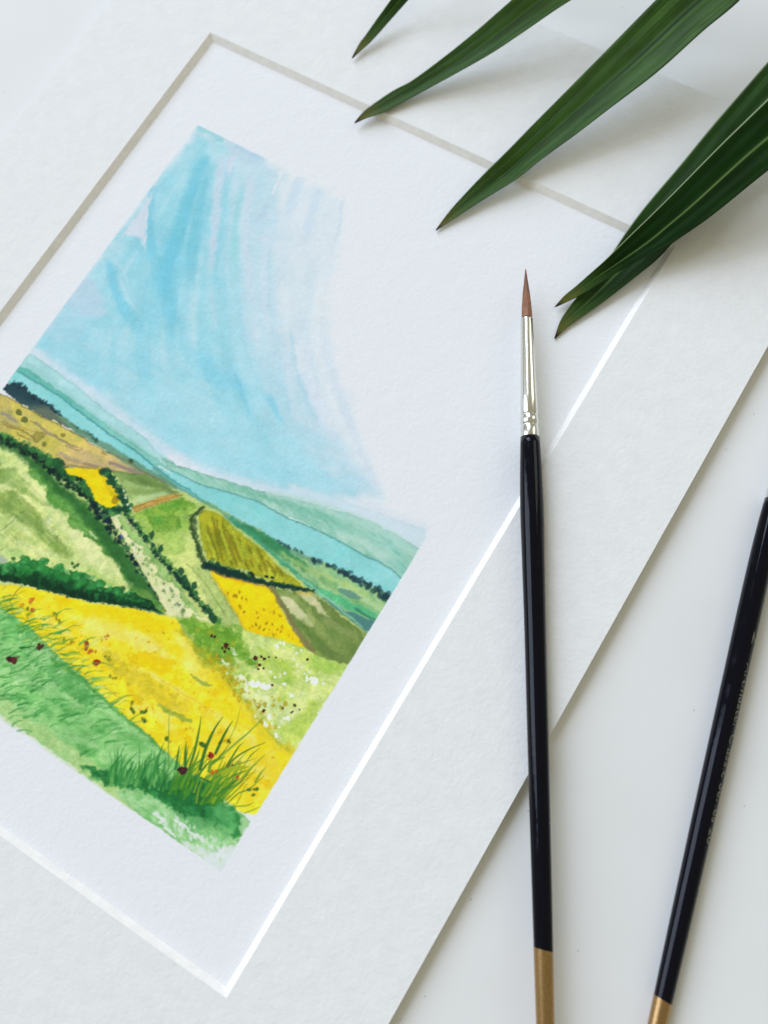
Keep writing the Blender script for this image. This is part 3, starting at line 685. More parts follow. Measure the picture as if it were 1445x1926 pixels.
for q, w_ in (([(45.52,140.71),(54.77,142.65),(64.86,144.77)], 1.2), ([(49.83,140.66),(59.02,142.60),(69.42,145.26)], 1.0), ([(53.99,143.91),(64.08,146.01),(74.15,147.19)], 1.3), ([(33.51,137.71),(40.91,139.26),(45.34,140.48)], .6), ([(39.66,151.41),(47.26,151.03),(55.10,149.98)], .7)):
    stroke(q, w_ * .7, w_ * .6, (224,229,172), .6, soft=.7, belly=w_ * .4, rag=.3, fade=(.25,.35))
for i in range(46):
    t_ = R.random(); x0, y0 = [(30.24,140.41),(36.61,141.73),(44.80,144.38),(38.01,145.85),(38.80,150.29),(47.19,148.66)][i % 6]
    x0 += R.gauss(0, 1.5); y0 += R.gauss(0, 1.5); L_ = R.uniform(2, 6)
    stroke([(x0, y0), (x0 + L_ * .5 * .98, y0 + L_ * .06), (x0 + L_ * .97, y0 + L_ * .18)], R.uniform(.1, .35), .08, R.choice([(118,150,74),(140,170,92),(172,194,116),(206,218,150)]), R.uniform(.3, .6), soft=.25, fade=(.25,.35), sm=3)
# --- green bank below the long hedge
wash([(4.71,133.64),(22.17,132.37),(28.40,132.23),(32.70,133.15),(33.97,134.11),(34.57,135.60),(38.56,136.64),(41.07,136.69),(41.63,138.36),(45.16,139.77),(48.68,138.89),(50.74,139.33),(50.61,140.54),(52.52,141.70),(56.36,141.09),(60.56,141.22),(65.43,143.01),(69.32,143.28),(71.97,144.87),(75.35,145.39),(75.87,147.73),(79.98,148.87),(86.97,147.67),(86.78,146.71),(81.32,144.53),(75.17,142.37),(69.96,140.22),(60.60,136.87),(54.81,135.03),(44.53,134.05),(34.44,132.16),(23.89,132.25)],
     [(84,142,64),(112,166,84),(68,126,54),(98,154,76)], rag=.6, rs=1.4, soft=.4, edge=.08, ns=4)
stroke([(16.00,133.82),(24.42,132.46),(29.05,132.37),(35.10,132.79),(45.64,135.07),(53.82,136.74),(61.20,138.61),(68.19,141.25),(75.14,143.95),(82.48,146.16)], .8, 2.0, (36,90,44), .75, soft=.9, rag=.4)
stroke([(42.14,138.56),(46.05,137.95),(51.83,138.70)], 1.5, 1.5, (96,156,72), .5, soft=.9, fade=(.2,.2), rag=.3)
stroke([(57.96,140.01),(59.34,140.49),(60.15,140.66)], .35, .3, (200,215,165), .8, soft=.15, rag=.15)
wash([(74.92,145.95),(80.51,144.54),(84.41,146.57),(82.56,148.58),(78.04,148.00)], [(84,134,60),(120,165,80)], rag=.4, soft=.8, a=.7, edge=0)

# --- long dark hedge
H1 = [(11.75,133.13),(18.35,132.15),(23.53,131.77),(27.77,131.41),(33.90,131.46),(38.39,131.75),(43.57,132.78),(48.85,133.06),(54.13,134.12),(59.86,135.85)]
hedge(H1, 380, .68, [(70,132,70),(48,106,58),(28,70,44),(12,36,30)], up=(1.3,-2.5), spread=.9, w=(.55,1.3))
hedge(H1, 110, .5, [(12,34,30),(18,44,34)], up=(.2,-.4), spread=.7, w=(.8,1.2), a=.8)
hedge(H1, 90, .34, [(98,156,84),(84,146,78),(60,124,66)], up=(1.4,-2.8), spread=.9, w=(.55,1.25), a=.8)
for (x, y), r in zip([(40.12,129.59),(41.99,130.20),(43.74,130.19),(45.41,130.07),(46.71,129.00),(48.46,129.49),(50.19,130.65),(51.89,131.31),(53.71,131.91),(55.28,132.64),(57.33,133.09),(38.78,129.69),(37.12,130.30),(35.09,130.45),(31.42,129.84),(29.31,130.36),(27.19,130.89)], (1.2,1.2,1.3,1.2,1.0,1.3,1.5,1.4,1.2,1.2,1.0,1.1,1.0,.9,.8,.8,.8)):
    dab(x, y, r, R.choice([(48,108,56),(36,90,50),(30,76,46)]), .9, 1.2, R.random() * 3, ring=.12)
H1B = [(53.96,133.89),(59.86,135.85),(66.24,138.57),(71.46,140.45),(76.38,142.45),(80.94,143.98),(86.21,146.59)]
hedge(H1B, 150, .42, [(64,116,70),(34,74,58),(20,44,52),(12,30,38)], up=(.9,-.5), spread=.75, w=(1.4,.85), a=.9)
hedge(H1B, 34, .22, [(206,214,160),(176,200,128)], up=(1.6,-.9), spread=.6, a=.85)
for (x, y), c in zip([(46.54,130.42),(47.48,130.05),(68.74,137.60),(70.65,138.39),(70.65,138.39),(74.73,141.06),(59.89,135.66),(60.25,134.98),(65.78,136.76),(78.41,142.04),(85.71,144.27),(78.84,142.42),(80.12,142.60),(86.55,144.54)],
                     [(18,38,30)]*4 + [(30,60,50),(24,50,30),(24,40,60),(24,40,60),(90,100,150),(60,74,120),(70,90,120),(50,64,110),(30,44,70),(80,100,130)]):
    dab(x, y, .48, c, .9, 1.3, .5, ring=.3)

# --- small rape field and its hedge
wash([(41.52,129.80),(50.24,124.82),(53.83,126.42),(58.74,128.20),(60.32,129.91),(59.22,132.17),(57.69,132.88),(55.49,132.69),(53.40,132.42),(51.22,130.88),(48.67,129.53),(46.02,129.72),(44.09,130.66)], [(228,200,18),(240,212,22),(236,204,12)], rag=.2, rs=.8, soft=.14, edge=.06)
wash([(50.20,126.18),(50.83,125.15),(54.33,126.63),(58.38,128.41),(57.82,129.06),(57.10,129.96),(55.04,129.02),(52.87,127.46)], [(196,180,30),(176,160,28)], rag=.4, soft=.4, a=.6, edge=0)
dab(*[(58.77,129.66)][0], .95, (140,120,24), .8, 1.2, 1.2, rag=.5)
stroke([(41.16,129.33),(45.16,127.39),(50.42,125.06)], .2, .2, (150,130,100), .7, soft=.15)
wash([(53.29,124.25),(55.40,122.88),(61.37,120.46),(66.72,119.86),(72.15,120.18),(67.90,123.92),(65.28,126.89),(63.05,128.99),(60.72,127.40),(57.01,125.58)], [(104,136,74),(140,168,98),(182,208,146)], rag=.2, soft=.2, edge=.1, grad=([(61.26,121.02),(64.52,127.49)]))
for q, c in (([(56.64,125.30),(61.71,124.04),(67.11,122.09)],(160,190,125)),([(57.43,124.03),(63.55,121.84),(69.51,120.72)],(96,126,66)),([(60.13,126.59),(64.95,123.82),(68.96,122.33)],(120,152,84)),([(62.42,127.40),(66.81,124.06),(70.00,121.42)],(192,218,170)),([(66.29,120.93),(69.75,121.07),(72.36,121.20)],(98,120,78))):
    stroke(q, .4, .3, c, .6, soft=.4, belly=.4, fade=(.2,.3), rag=.2)
wash([(63.22,129.22),(65.36,127.01),(67.90,123.92),(71.04,120.98),(73.31,120.16),(72.13,121.82),(69.55,124.60),(67.02,127.67),(65.25,130.15)], [(186,152,76),(198,166,92)], rag=.15, soft=.14, edge=.18)
stroke([(63.91,129.47),(66.60,126.13),(68.67,124.30),(72.12,120.85)], .1, .1, (130,98,40), .7, soft=.1, rag=.08)
hedge([(51.32,124.87),(53.91,126.04),(57.71,127.49),(60.42,128.87),(62.62,130.04),(61.24,131.65),(59.51,132.32)], 120, .6, [(50,110,60),(26,74,48),(20,56,44)], up=(.4,-.3), spread=.7, a=.9)
for x, y in [(59.00,126.91),(60.57,128.13),(62.17,129.17),(63.43,129.74)]: dab(x, y, .3, (222,230,220), .85, 1.2, .4)
# --- mid green field with light path
wash([(64.89,130.84),(67.10,127.79),(69.55,124.60),(72.13,121.82),(73.79,120.38),(77.57,120.31),(79.23,120.80),(78.57,123.92),(80.00,125.97),(82.82,128.15),(84.85,129.67),(88.05,132.66),(90.43,133.30),(94.39,135.32),(101.15,138.24),(106.52,140.37),(103.49,141.71),(99.60,142.50),(96.21,142.67),(89.02,139.24),(82.48,136.85),(75.83,134.43),(70.47,132.76)],
     [(150,190,82),(186,208,118),(202,214,138)], rag=.15, soft=.15, edge=.08, grad=([(69.02,127.17),(96.66,136.30)]))
wash([(66.55,128.91),(69.71,124.83),(73.71,120.74),(77.09,120.58),(77.81,121.14),(75.24,122.94),(74.18,124.52),(75.94,126.08),(77.60,127.04),(76.79,129.90),(73.84,131.61),(70.21,130.51)], [(108,160,56),(134,174,70),(92,150,54),(130,168,66)], rag=.5, rs=2, soft=.3, a=.9, edge=.1, ns=3)
wash([(73.44,131.05),(77.36,127.18),(80.36,128.63),(81.50,131.93),(79.94,134.41),(77.00,133.75)], [(150,188,90),(168,198,104)], rag=.6, soft=.5, a=.7, edge=.08)
wash([(76.64,125.19),(76.55,123.15),(77.15,123.29),(77.75,125.35),(77.48,126.15)], [(160,190,96)], rag=.1, soft=.12, a=.8, edge=.2)
wash([(78.75,127.97),(80.75,126.81),(84.88,129.96),(88.86,133.13),(85.93,133.59),(81.69,131.02)], [(196,212,130)], rag=.5, soft=.6, a=.7, edge=0)
stroke([(70.05,126.25),(72.98,123.27),(74.12,121.32)], .9, .5, (90,152,50), .7, soft=.5, fade=(.2,.2), rag=.2)
dab(*[(71.35,128.57)][0], .9, (80,156,62), .6, 1.2, 0, soft=.6)
wash([(85.34,133.93),(90.43,133.30),(96.28,135.75),(102.30,138.78),(105.93,140.42),(102.89,141.76),(99.45,142.28),(96.61,140.92),(91.32,137.89)], [(164,190,108),(176,196,122),(156,180,108)], rag=.2, soft=.25, a=.9, edge=.1, ns=3, ang=1.0, st=4)
for q in ([(84.41,134.47),(88.85,135.47),(94.37,137.64),(98.88,139.58)], [(84.03,134.38),(86.43,134.55)], [(90.28,133.55),(96.66,136.30),(102.45,139.00)], [(87.97,134.90),(93.05,136.88),(100.19,140.33)]):
    stroke(q, .14, .2, (130,156,84), .6, soft=.16, rag=.1)
# --- cream strip between the hedges
wash([(60.43,134.06),(62.57,131.86),(65.69,133.12),(71.49,135.36),(77.41,136.67),(83.06,138.86),(87.68,140.80),(94.02,143.67),(97.52,143.42),(93.02,145.01),(87.85,147.30),(83.25,144.94),(77.24,142.26),(72.12,139.75),(66.94,137.20),(62.10,135.19)],
     [(214,218,168),(222,224,178),(206,216,156)], rag=.15, soft=.15, edge=.06)
wash([(61.70,133.00),(62.90,131.83),(66.22,133.62),(72.24,135.24),(77.02,136.58),(81.47,138.22),(86.03,140.07),(90.08,141.70),(95.22,143.56),(92.65,143.55),(90.23,142.84),(88.32,142.43),(86.29,141.15),(83.41,140.05),(82.09,140.51),(79.45,140.50),(78.20,138.72),(77.03,138.47),(75.81,138.86),(75.14,137.68),(73.02,137.96),(72.61,136.93),(70.23,136.41),(68.49,136.31),(65.84,135.44),(63.66,134.30)],
     [(146,186,106),(162,198,124),(136,178,98)], rag=.3, rs=1.2, soft=.13, edge=.18)
for (x, y), r in zip([(82.63,139.42),(87.14,140.03),(90.38,143.06),(76.63,137.91),(75.83,134.43),(85.72,139.63)], (1.0,.8,.7,.7,.8,.9)): dab(x, y, r, (128,172,92), .6, 1.3, .8, ring=.25)
stroke([(73.55,135.44),(75.13,135.79),(76.07,136.19)], .14, .1, (232,236,230), .9, soft=.1)
for i in range(60):
    p, q, t_ = next(along([(62.94,134.71),(68.13,136.52),(73.89,138.72),(79.57,140.89),(85.18,143.04),(90.33,144.62)], 1))
    dab(p[0] + R.gauss(0, 1.0), p[1] + R.gauss(0, .8), R.uniform(.14, .42), R.choice([(232,232,204),(228,230,196),(120,164,90),(72,110,72),(160,194,118)]), R.uniform(.5, .85), 1.5, R.uniform(.2, 1.4), ring=.15)
H2 = [(63.05,131.58),(68.37,133.34),(71.80,134.86),(75.80,136.03),(79.75,137.19),(83.95,138.49),(87.80,139.34),(91.92,140.62),(95.62,141.81),(98.40,142.60)]
hedge(H2, 210, .55, [(96,150,70),(52,108,58),(28,70,50),(18,50,44)], up=(1.0,-.45), spread=.55, w=(.9,1.05), a=.9)
hedge(H2, 80, .34, [(22,58,48),(14,42,42)], up=(.1,-.1), spread=.55, a=.85)
hedge(H2, 50, .26, [(110,164,84),(84,144,74)], up=(1.3,-.6), spread=.6, a=.8)
for (x, y) in [(98.25,142.39),(97.12,142.14),(95.93,141.32),(89.11,137.96),(84.26,136.60),(86.11,137.85),(87.34,138.68),(76.34,134.45),(72.42,132.91)]: dab(x, y, .7, (30,76,48), .9, 1.5, 1.0, ring=.2)
# --- striped olive field
wash([(79.75,120.83),(82.62,119.98),(85.17,119.63),(87.90,120.29),(92.32,121.07),(95.47,121.45),(99.67,121.99),(103.03,122.99),(107.24,123.64),(111.45,124.10),(113.74,124.75),(108.91,126.20),(103.56,127.64),(97.96,128.28),(95.20,129.43),(92.25,130.06),(89.83,130.06),(88.29,130.65),(86.32,129.44),(83.45,126.68),(81.37,124.38),(80.03,122.92)],
     [(172,178,44),(160,164,40),(184,190,56)], rag=.12, soft=.14, edge=.08, ns=4, ang=1.1, st=5)
for q in ([(82.62,120.94),(86.53,124.26),(92.29,129.88)], [(83.84,121.04),(87.23,123.86),(90.82,126.51),(95.05,129.20)], [(85.36,120.64),(88.24,122.95),(92.09,125.77),(95.97,128.67)], [(89.26,121.57),(93.10,124.40),(96.83,126.61),(98.80,127.64)], [(91.42,121.90),(94.87,124.15),(99.57,126.88)],
          [(97.03,122.11),(99.69,123.70),(102.91,126.17)], [(82.66,124.11),(85.55,126.41),(89.45,129.97)], [(82.86,123.20),(86.76,126.50),(91.07,129.97)], [(100.75,123.39),(103.46,124.61),(105.25,125.88)], [(104.01,123.51),(107.07,124.82)], [(87.35,121.40),(91.79,124.37),(96.44,127.46)], [(93.96,122.32),(98.46,124.73),(101.54,126.50)]):
    stroke(q, .22, .34, (128,120,28), .6, soft=.2, belly=.25, rag=.14, fade=(.1,.1))
    stroke(q, .08, .08, (74,84,24), .5, soft=.1, rag=.16)
for q in ([(82.15,123.61),(86.68,127.34),(90.14,130.04)], [(85.44,121.71),(89.70,125.11),(93.61,128.49)], [(87.55,120.49),(92.11,123.40),(96.98,126.83)], [(92.65,122.77),(97.53,125.73)], [(96.26,122.87),(100.11,125.78)], [(102.63,124.78),(104.56,126.28)]):
    stroke(q, .3, .45, (184,198,58), .7, soft=.25, rag=.15, fade=(.1,.1))
hedge([(79.43,120.37),(78.92,122.75),(79.05,124.60),(81.41,127.07),(83.91,128.79),(86.16,130.63),(88.25,132.24)], 110, .5, [(104,122,72),(66,94,56),(52,80,50)], spread=.5, a=.75)
stroke([(79.27,120.62),(78.61,123.25),(79.09,124.90),(81.57,127.29),(84.50,129.39),(87.24,131.73)], .22, .28, (46,70,36), .8, soft=.2, rag=.18)
HB = [(88.25,132.24),(90.59,132.12),(94.08,131.33),(97.94,130.16),(101.43,129.20),(104.79,128.31),(109.20,126.64),(112.31,125.43),(115.30,124.29)]
hedge(HB, 230, .5, [(60,100,44),(28,70,50),(16,50,46),(14,40,40)], up=(.35,-1.1), spread=.5, w=(1.25,.45), a=.92)
stroke(HB, 1.0, .3, (18,52,46), .85, soft=.25, rag=.3)
for x, y in [(99.59,128.11),(103.24,126.90),(104.52,126.46),(100.35,128.28)]: dab(x, y, .34, (14,34,30), .95, 1.4, -.5)
# --- second rape field and the meadow behind it
wash([(90.40,133.01),(95.10,132.12),(99.18,130.82),(105.42,129.01),(107.94,129.98),(113.42,133.58),(117.67,135.13),(122.08,136.97),(116.59,138.45),(109.81,140.38),(106.11,140.46),(101.94,138.24),(96.40,135.69)], [(246,206,14),(250,212,20),(240,196,10)], rag=.12, soft=.13, edge=.06, ns=6)
stroke([(91.12,133.36),(96.40,135.69),(101.94,138.24),(106.22,140.40)], .3, .35, (200,176,40), .7, soft=.25, rag=.15)
stroke([(90.24,132.79),(94.95,131.90),(100.58,130.31),(105.27,128.79)], .22, .2, (170,120,40), .6, soft=.2, rag=.1)
for (x, y) in [(97.20,135.22),(99.01,135.07),(99.54,134.91),(99.56,133.52),(101.02,134.51),(102.07,134.19),(101.29,136.33),(101.93,136.57),(103.30,136.98),(106.27,135.53),(107.11,136.55),(107.42,133.94),(109.06,133.59),(109.88,133.41),(111.43,133.40),(109.74,136.51),(111.12,136.00),(107.71,138.16),(108.97,138.17),(106.87,139.71),(112.84,136.49),(113.79,136.52),(113.25,137.59),(111.41,137.63),(112.91,138.24),(113.45,135.52),(107.14,138.95),(110.04,138.14),(116.03,136.40),(117.23,136.58)]:
    dab(x, y, R.uniform(.14, .3), R.choice([(140,120,16),(160,138,20),(112,100,14)]), .65, 1.8, R.uniform(.3, 1.6), ring=.4)
wash([(105.42,129.01),(108.29,127.64),(111.40,126.43),(115.22,124.64),(120.93,125.39),(126.76,126.16),(132.71,126.52),(133.07,134.56),(127.88,136.33),(124.17,136.91),(120.47,136.15),(114.20,133.12),(109.24,130.29)], [(120,142,78),(104,130,66),(142,160,96)], rag=.2, soft=.18, edge=.12, ns=4, ang=.8, st=4)
wash([(106.96,128.73),(110.34,127.20),(113.25,128.08),(116.71,129.84),(120.13,131.57),(118.52,131.93),(114.83,131.70),(110.80,130.29),(108.25,129.50)], [(204,206,164),(192,198,150)], rag=.3, soft=.2, a=.95, edge=.06)
stroke([(107.81,128.83),(110.70,127.75),(114.28,128.24),(119.09,129.94),(123.04,131.35)], .7, .8, (128,152,84), .9, soft=.25, rag=.2)
wash([(112.11,126.32),(115.55,124.91),(119.01,126.22),(121.85,127.56),(119.15,127.64),(115.85,127.31)], [(206,206,164),(190,196,146)], rag=.3, soft=.25, a=.9, edge=.05)
stroke([(112.11,126.32),(114.08,125.77),(115.18,124.82)], .35, .3, (190,170,80), .7, soft=.2, rag=.15)
stroke([(105.87,128.75),(109.31,130.40),(114.06,132.91),(119.65,135.59),(123.45,136.75)], .55, .8, (122,118,76), .85, soft=.25, rag=.2)
for q, c in (([(115.38,131.37),(121.18,133.20),(126.55,134.47)],(90,122,58)),([(119.23,131.36),(124.84,131.77),(129.16,131.44)],(132,152,88)),([(119.50,128.19),(126.02,128.84),(131.44,127.86)],(140,156,100)),([(122.21,134.82),(127.57,134.89),(131.40,133.79)],(92,118,62)),([(122.35,130.26),(128.48,130.36),(131.57,130.00)],(104,134,70)),([(116.71,129.84),(120.35,131.44)],(170,182,120))):
    stroke(q, .7, .5, c, .6, soft=.4, belly=.4, fade=(.2,.3), rag=.2)
stroke([(115.56,124.45),(123.74,125.24),(132.51,126.19)], .2, .2, (80,120,110), .5, soft=.2)

# --- flower meadow, right
wash([(89.37,146.71),(91.46,146.24),(96.01,144.47),(99.74,142.72),(104.35,141.35),(111.19,139.41),(116.91,137.51),(122.23,136.74),(125.03,136.84),(128.81,136.36),(133.31,134.70),(133.64,139.03),(132.63,143.10),(133.32,150.72),(132.72,157.88),(133.44,158.99),(128.15,158.67),(121.82,157.08),(114.53,155.55),(108.77,153.45),(102.58,152.42),(96.38,148.93)],
     [(176,206,96),(188,212,110),(206,220,146),(170,200,88)], rag=.15, soft=.15, edge=.05, ns=9)
wash([(88.80,147.05),(96.88,144.11),(99.89,142.93),(104.86,142.11),(108.35,143.34),(111.23,145.79),(107.94,147.15),(106.08,150.64),(102.81,152.29),(96.38,148.93)], [(104,160,50),(130,178,62),(92,148,44),(140,184,70)], rag=.6, rs=2, soft=.5, a=.9, edge=.05, ns=3)
wash([(112.87,152.17),(118.52,150.25),(124.26,149.72),(128.44,151.52),(126.54,155.52),(121.94,155.43),(116.61,154.30)], [(204,220,152),(214,226,168)], rag=.8, rs=3, soft=1.2, a=.8, edge=0)
wash([(125.62,146.00),(126.45,142.60),(131.60,142.42),(130.10,144.77),(128.73,148.47),(127.23,150.81),(124.12,148.35)], [(200,216,140),(206,222,150)], rag=.8, rs=3, soft=.8, a=.7, edge=0)
wash([(128.47,145.74),(131.31,145.48),(132.46,151.95),(132.09,157.14),(128.75,157.75),(126.34,156.36),(127.90,151.84),(128.73,148.47)], [(170,198,84),(182,206,96)], rag=.6, rs=3, soft=.8, a=.8, edge=.0)
wash([(123.25,136.43),(128.04,136.82),(132.40,135.39),(131.77,137.96),(126.87,139.72),(123.31,140.07)], [(160,198,84)], rag=.6, soft=.8, a=.6, edge=0)
wash([(105.80,149.76),(111.22,153.16),(117.65,155.85),(122.75,156.66),(127.47,158.09),(132.50,157.31),(133.59,159.46),(130.73,160.78),(124.77,160.86),(117.59,158.05),(111.17,155.38),(104.23,153.22),(98.24,149.78)], [(176,174,34),(196,186,30),(160,164,40)], rag=.8, rs=2, soft=.7, a=.85, edge=0, ns=3)

# --- big rape field
wash([(31.44,169.04),(45.89,162.80),(54.78,158.85),(64.39,156.02),(71.97,153.58),(80.68,149.84),(86.97,147.67),(89.83,146.90),(93.22,148.54),(98.90,150.29),(101.56,151.84),(107.03,152.73),(113.79,154.69),(116.89,155.87),(121.53,157.11),(127.72,158.93),(130.60,159.45),(133.28,158.53),(133.79,166.59),(133.01,173.96),(129.42,176.16),(123.41,175.70),(117.79,176.35),(111.61,175.63),(109.38,174.87),(102.76,173.89),(96.05,172.90),(88.99,172.20),(82.73,171.39),(76.08,170.15),(70.00,169.56),(63.95,168.45),(58.43,167.42),(51.74,167.19),(49.33,167.21),(31.00,168.49)],
     [(241,209,20),(248,223,56),(245,216,34),(250,231,108)], rag=.18, rs=1.2, soft=.16, edge=.04, ns=9)
wash([(70.74,158.47),(76.19,155.71),(82.68,154.47),(89.71,154.09),(92.19,155.32),(88.00,157.36),(81.92,157.95),(76.37,160.48),(72.12,161.47)], [(248,228,120),(246,222,90)], rag=1.0, rs=4, soft=1.3, a=.9, edge=0)
wash([(95.01,150.19),(98.97,150.85),(101.69,152.95),(100.17,155.34),(97.03,154.24)], [(248,224,100)], rag=.8, rs=3, soft=1.2, a=.8, edge=0)
wash([(48.70,161.94),(64.87,156.21),(80.56,150.37),(89.18,147.59),(91.25,149.40),(87.45,153.17),(78.65,154.56),(67.80,157.89),(55.61,161.96)], [(240,206,12),(243,211,22),(234,202,22)], rag=.8, rs=3, soft=.9, a=.8, edge=0)
wash([(85.11,160.13),(90.84,155.68),(95.71,155.77),(96.39,157.89),(91.60,160.15),(87.61,161.34)], [(240,203,12)], rag=1.1, rs=2.2, soft=.35, a=.8, edge=.06)
wash([(59.69,167.29),(69.04,164.06),(79.07,164.17),(78.12,166.24),(69.86,167.38)], [(238,202,10),(244,212,30)], rag=1.0, rs=2.5, soft=.9, a=.7, edge=0)
wash([(99.72,161.51),(108.56,158.41),(115.06,158.85),(122.14,160.31),(118.15,163.44),(108.82,163.33)], [(240,208,20),(246,220,60)], rag=1.2, rs=3, soft=.9, a=.7, edge=0)
wash([(115.29,163.74),(126.65,162.55),(132.97,159.42),(132.73,167.24),(130.45,172.78),(123.55,171.45)], [(244,218,74),(242,212,50),(238,206,40)], rag=1.0, rs=3, soft=1.0, a=.8, edge=0)
for i in range(70):
    x, y = R.choice(list([(61.59,163.09),(72.93,164.80),(80.59,164.02),(90.77,166.87),(98.89,169.31),(90.74,171.29),(105.05,171.36),(113.69,170.40),(95.64,162.48),(100.51,158.10),(110.72,159.29),(70.92,157.59),(121.54,168.47),(127.82,168.84)]))
    dab(x + R.gauss(0, 4.5), y + R.gauss(0, 3.5), R.uniform(.4, 1.3), R.choice([(232,192,2),(248,224,80),(238,202,14),(226,184,6)]), R.uniform(.25, .6), 1.5, R.random() * 3, soft=.35, rag=.5, ring=.06)
for q, w_ in (([(63.12,160.64),(70.55,159.34),(78.86,158.25)], .9), ([(78.85,155.97),(86.72,155.56),(94.21,155.91)], 1.2), ([(71.75,163.22),(79.44,162.44),(85.91,162.35)], .8), ([(94.60,154.19),(101.10,155.53),(107.50,156.85)], 1.0), ([(93.36,168.25),(101.46,168.48),(108.34,169.37)], .9), ([(108.52,160.61),(115.69,162.07),(122.75,163.50)], 1.0), ([(57.25,164.10),(65.53,163.84),(72.93,164.80)], .8), ([(120.19,166.47),(127.57,166.21),(132.08,166.25)], 1.0)):
    stroke(q, w_ * .6, w_ * .5, (250,232,130), .55, soft=.8, belly=w_ * .5, rag=.5, fade=(.25,.35))
stroke([(98.15,150.58),(101.70,152.05),(107.17,152.94),(113.93,154.89),(121.67,157.32),(128.35,158.98),(132.64,158.91)], .9, 1.2, (204,196,56), .55, soft=1.1, rag=.7)
stroke([(93.33,148.93),(99.04,150.95),(103.32,152.58)], .8, .8, (150,170,56), .5, soft=.9, rag=.6)
for i in range(90):
    x, y = [(59.60,162.72),(70.60,163.90),(79.07,164.17),(88.90,166.51),(96.69,168.45),(103.99,169.84),(84.02,157.46),(99.00,160.47),(108.12,162.30),(117.06,164.10),(87.45,150.89),(119.39,169.77)][i % 12]
    dab(x + R.gauss(0, 3.2), y + R.gauss(0, 2.6), R.uniform(.12, .34), R.choice([(206,160,10),(214,172,14),(190,150,20),(176,158,34)]), R.uniform(.45, .8), 1.4, R.random() * 3)
# olive drift through it
OD = [(80.59,164.02),(86.81,163.60),(93.40,163.82),(98.22,163.88),(103.55,163.60)]
hedge(OD, 70, 1.0, [(206,190,40),(190,178,36),(216,196,48)], spread=1.9, a=.4, ring=.06)
wash([(79.64,163.83),(85.34,162.69),(93.08,162.24),(100.44,162.54),(104.26,164.62),(98.19,166.09),(90.40,166.35),(83.41,165.63)], [(196,184,44),(214,198,52),(178,170,44)], rag=1.3, rs=1.8, soft=.6, a=.55, edge=.04, ns=2)
for q in ([(93.05,161.07),(99.36,160.99),(105.60,160.91),(113.35,160.89)], [(81.78,168.99),(87.20,169.74),(92.61,169.43)]): stroke(q, .25, .15, (170,158,60), .45, soft=.25, rag=.15, fade=(.2,.3))
for q, w_ in (([(100.24,166.75),(103.58,165.90),(106.97,165.60)], .8), ([(101.82,156.57),(103.70,156.34),(106.57,155.94)], .5), ([(98.19,166.09),(100.94,166.62)], .5)): stroke(q, w_ * .6, w_ * .5, (130,160,66), .7, soft=.22, belly=.3, rag=.3)
for (x, y) in [(62.46,161.34),(63.29,161.32),(63.46,161.99),(63.98,162.45),(64.80,162.43),(66.79,164.63),(68.44,165.48),(70.37,164.95),(84.01,166.91),(84.88,166.99),(85.37,166.55),(92.24,169.36),(93.27,170.35),(93.79,170.63),(94.16,170.70),(95.31,169.86),(95.61,169.83),(96.35,169.09),(97.43,171.05),(96.81,170.85),(104.39,171.76),(105.40,171.86),(111.99,168.59),(112.49,168.43),(113.07,168.37),(80.06,163.73),(81.16,163.68)]:
    dab(x, y, R.uniform(.22, .46), R.choice([(96,120,24),(120,138,34),(84,108,30)]), .75, 1.4, R.uniform(.2, 1.4), ring=.35, rag=.4)
for (x, y), r, c in zip([(55.37,162.10),(55.80,161.53),(57.24,163.64),(55.90,164.12),(53.90,164.21),(74.11,163.49),(74.62,164.40),(75.85,164.73),(76.04,164.31),(79.00,165.87),(77.04,163.87),(77.02,159.79),(77.55,159.17),(77.63,160.19)], (.55,.4,.5,.4,.5,.55,.5,.4,.35,.72,.28,.18,.25,.2),
                    [(214,120,50),(206,112,46),(186,84,44),(120,120,40),(222,156,24),(164,44,26),(172,54,32),(192,92,40),(196,100,44),(160,36,24),(186,100,34),(200,96,46),(194,86,46),(200,96,46)]):
    dab(x, y, r, c, .9, 1.3, R.random() * 2, ring=.3)

# --- bush row over the rape field
BU = [(31.49,163.89),(38.69,161.35),(43.02,159.11),(44.51,157.14),(45.70,156.72),(46.48,154.61),(47.93,153.35),(49.14,154.16),(50.72,152.69),(52.22,151.13),(53.14,151.55),(52.62,153.23),(54.71,152.84),(55.90,153.24),(55.60,152.05),(56.81,150.51),(57.86,150.72),(58.65,152.17),(60.02,151.65),(60.89,150.05),(63.63,148.99),(64.68,150.01),(66.46,150.06),(67.80,148.32),(69.00,148.57),(69.52,149.88),(70.80,148.86),(73.17,147.75),(74.66,148.22),(76.43,146.91),(78.15,147.11),(80.22,146.83),(81.83,146.68),(87.00,147.62),(81.83,149.08),(78.92,150.37),(73.51,152.59),(67.92,154.80),(62.07,156.74),(56.67,158.17),(50.82,159.86),(45.28,162.01),(33.31,166.15)]
wash(BU, [(58,150,72),(44,128,58),(28,86,44),(18,62,36)], rag=.25, rs=.9, soft=.13, edge=.14, grad=([(56.01,151.80),(58.48,157.44)]))
LB = [(37.35,163.52),(44.56,161.09),(50.11,158.94),(55.92,157.18),(61.34,155.76),(67.26,153.90),(73.00,151.87),(78.46,149.73),(82.49,148.42)]
hedge(LB, 200, .8, [(40,120,56),(24,80,42),(14,52,32),(12,44,28)], up=(.6,-2.4), spread=1.0, w=(1.25,.55), a=.75, ring=.12)
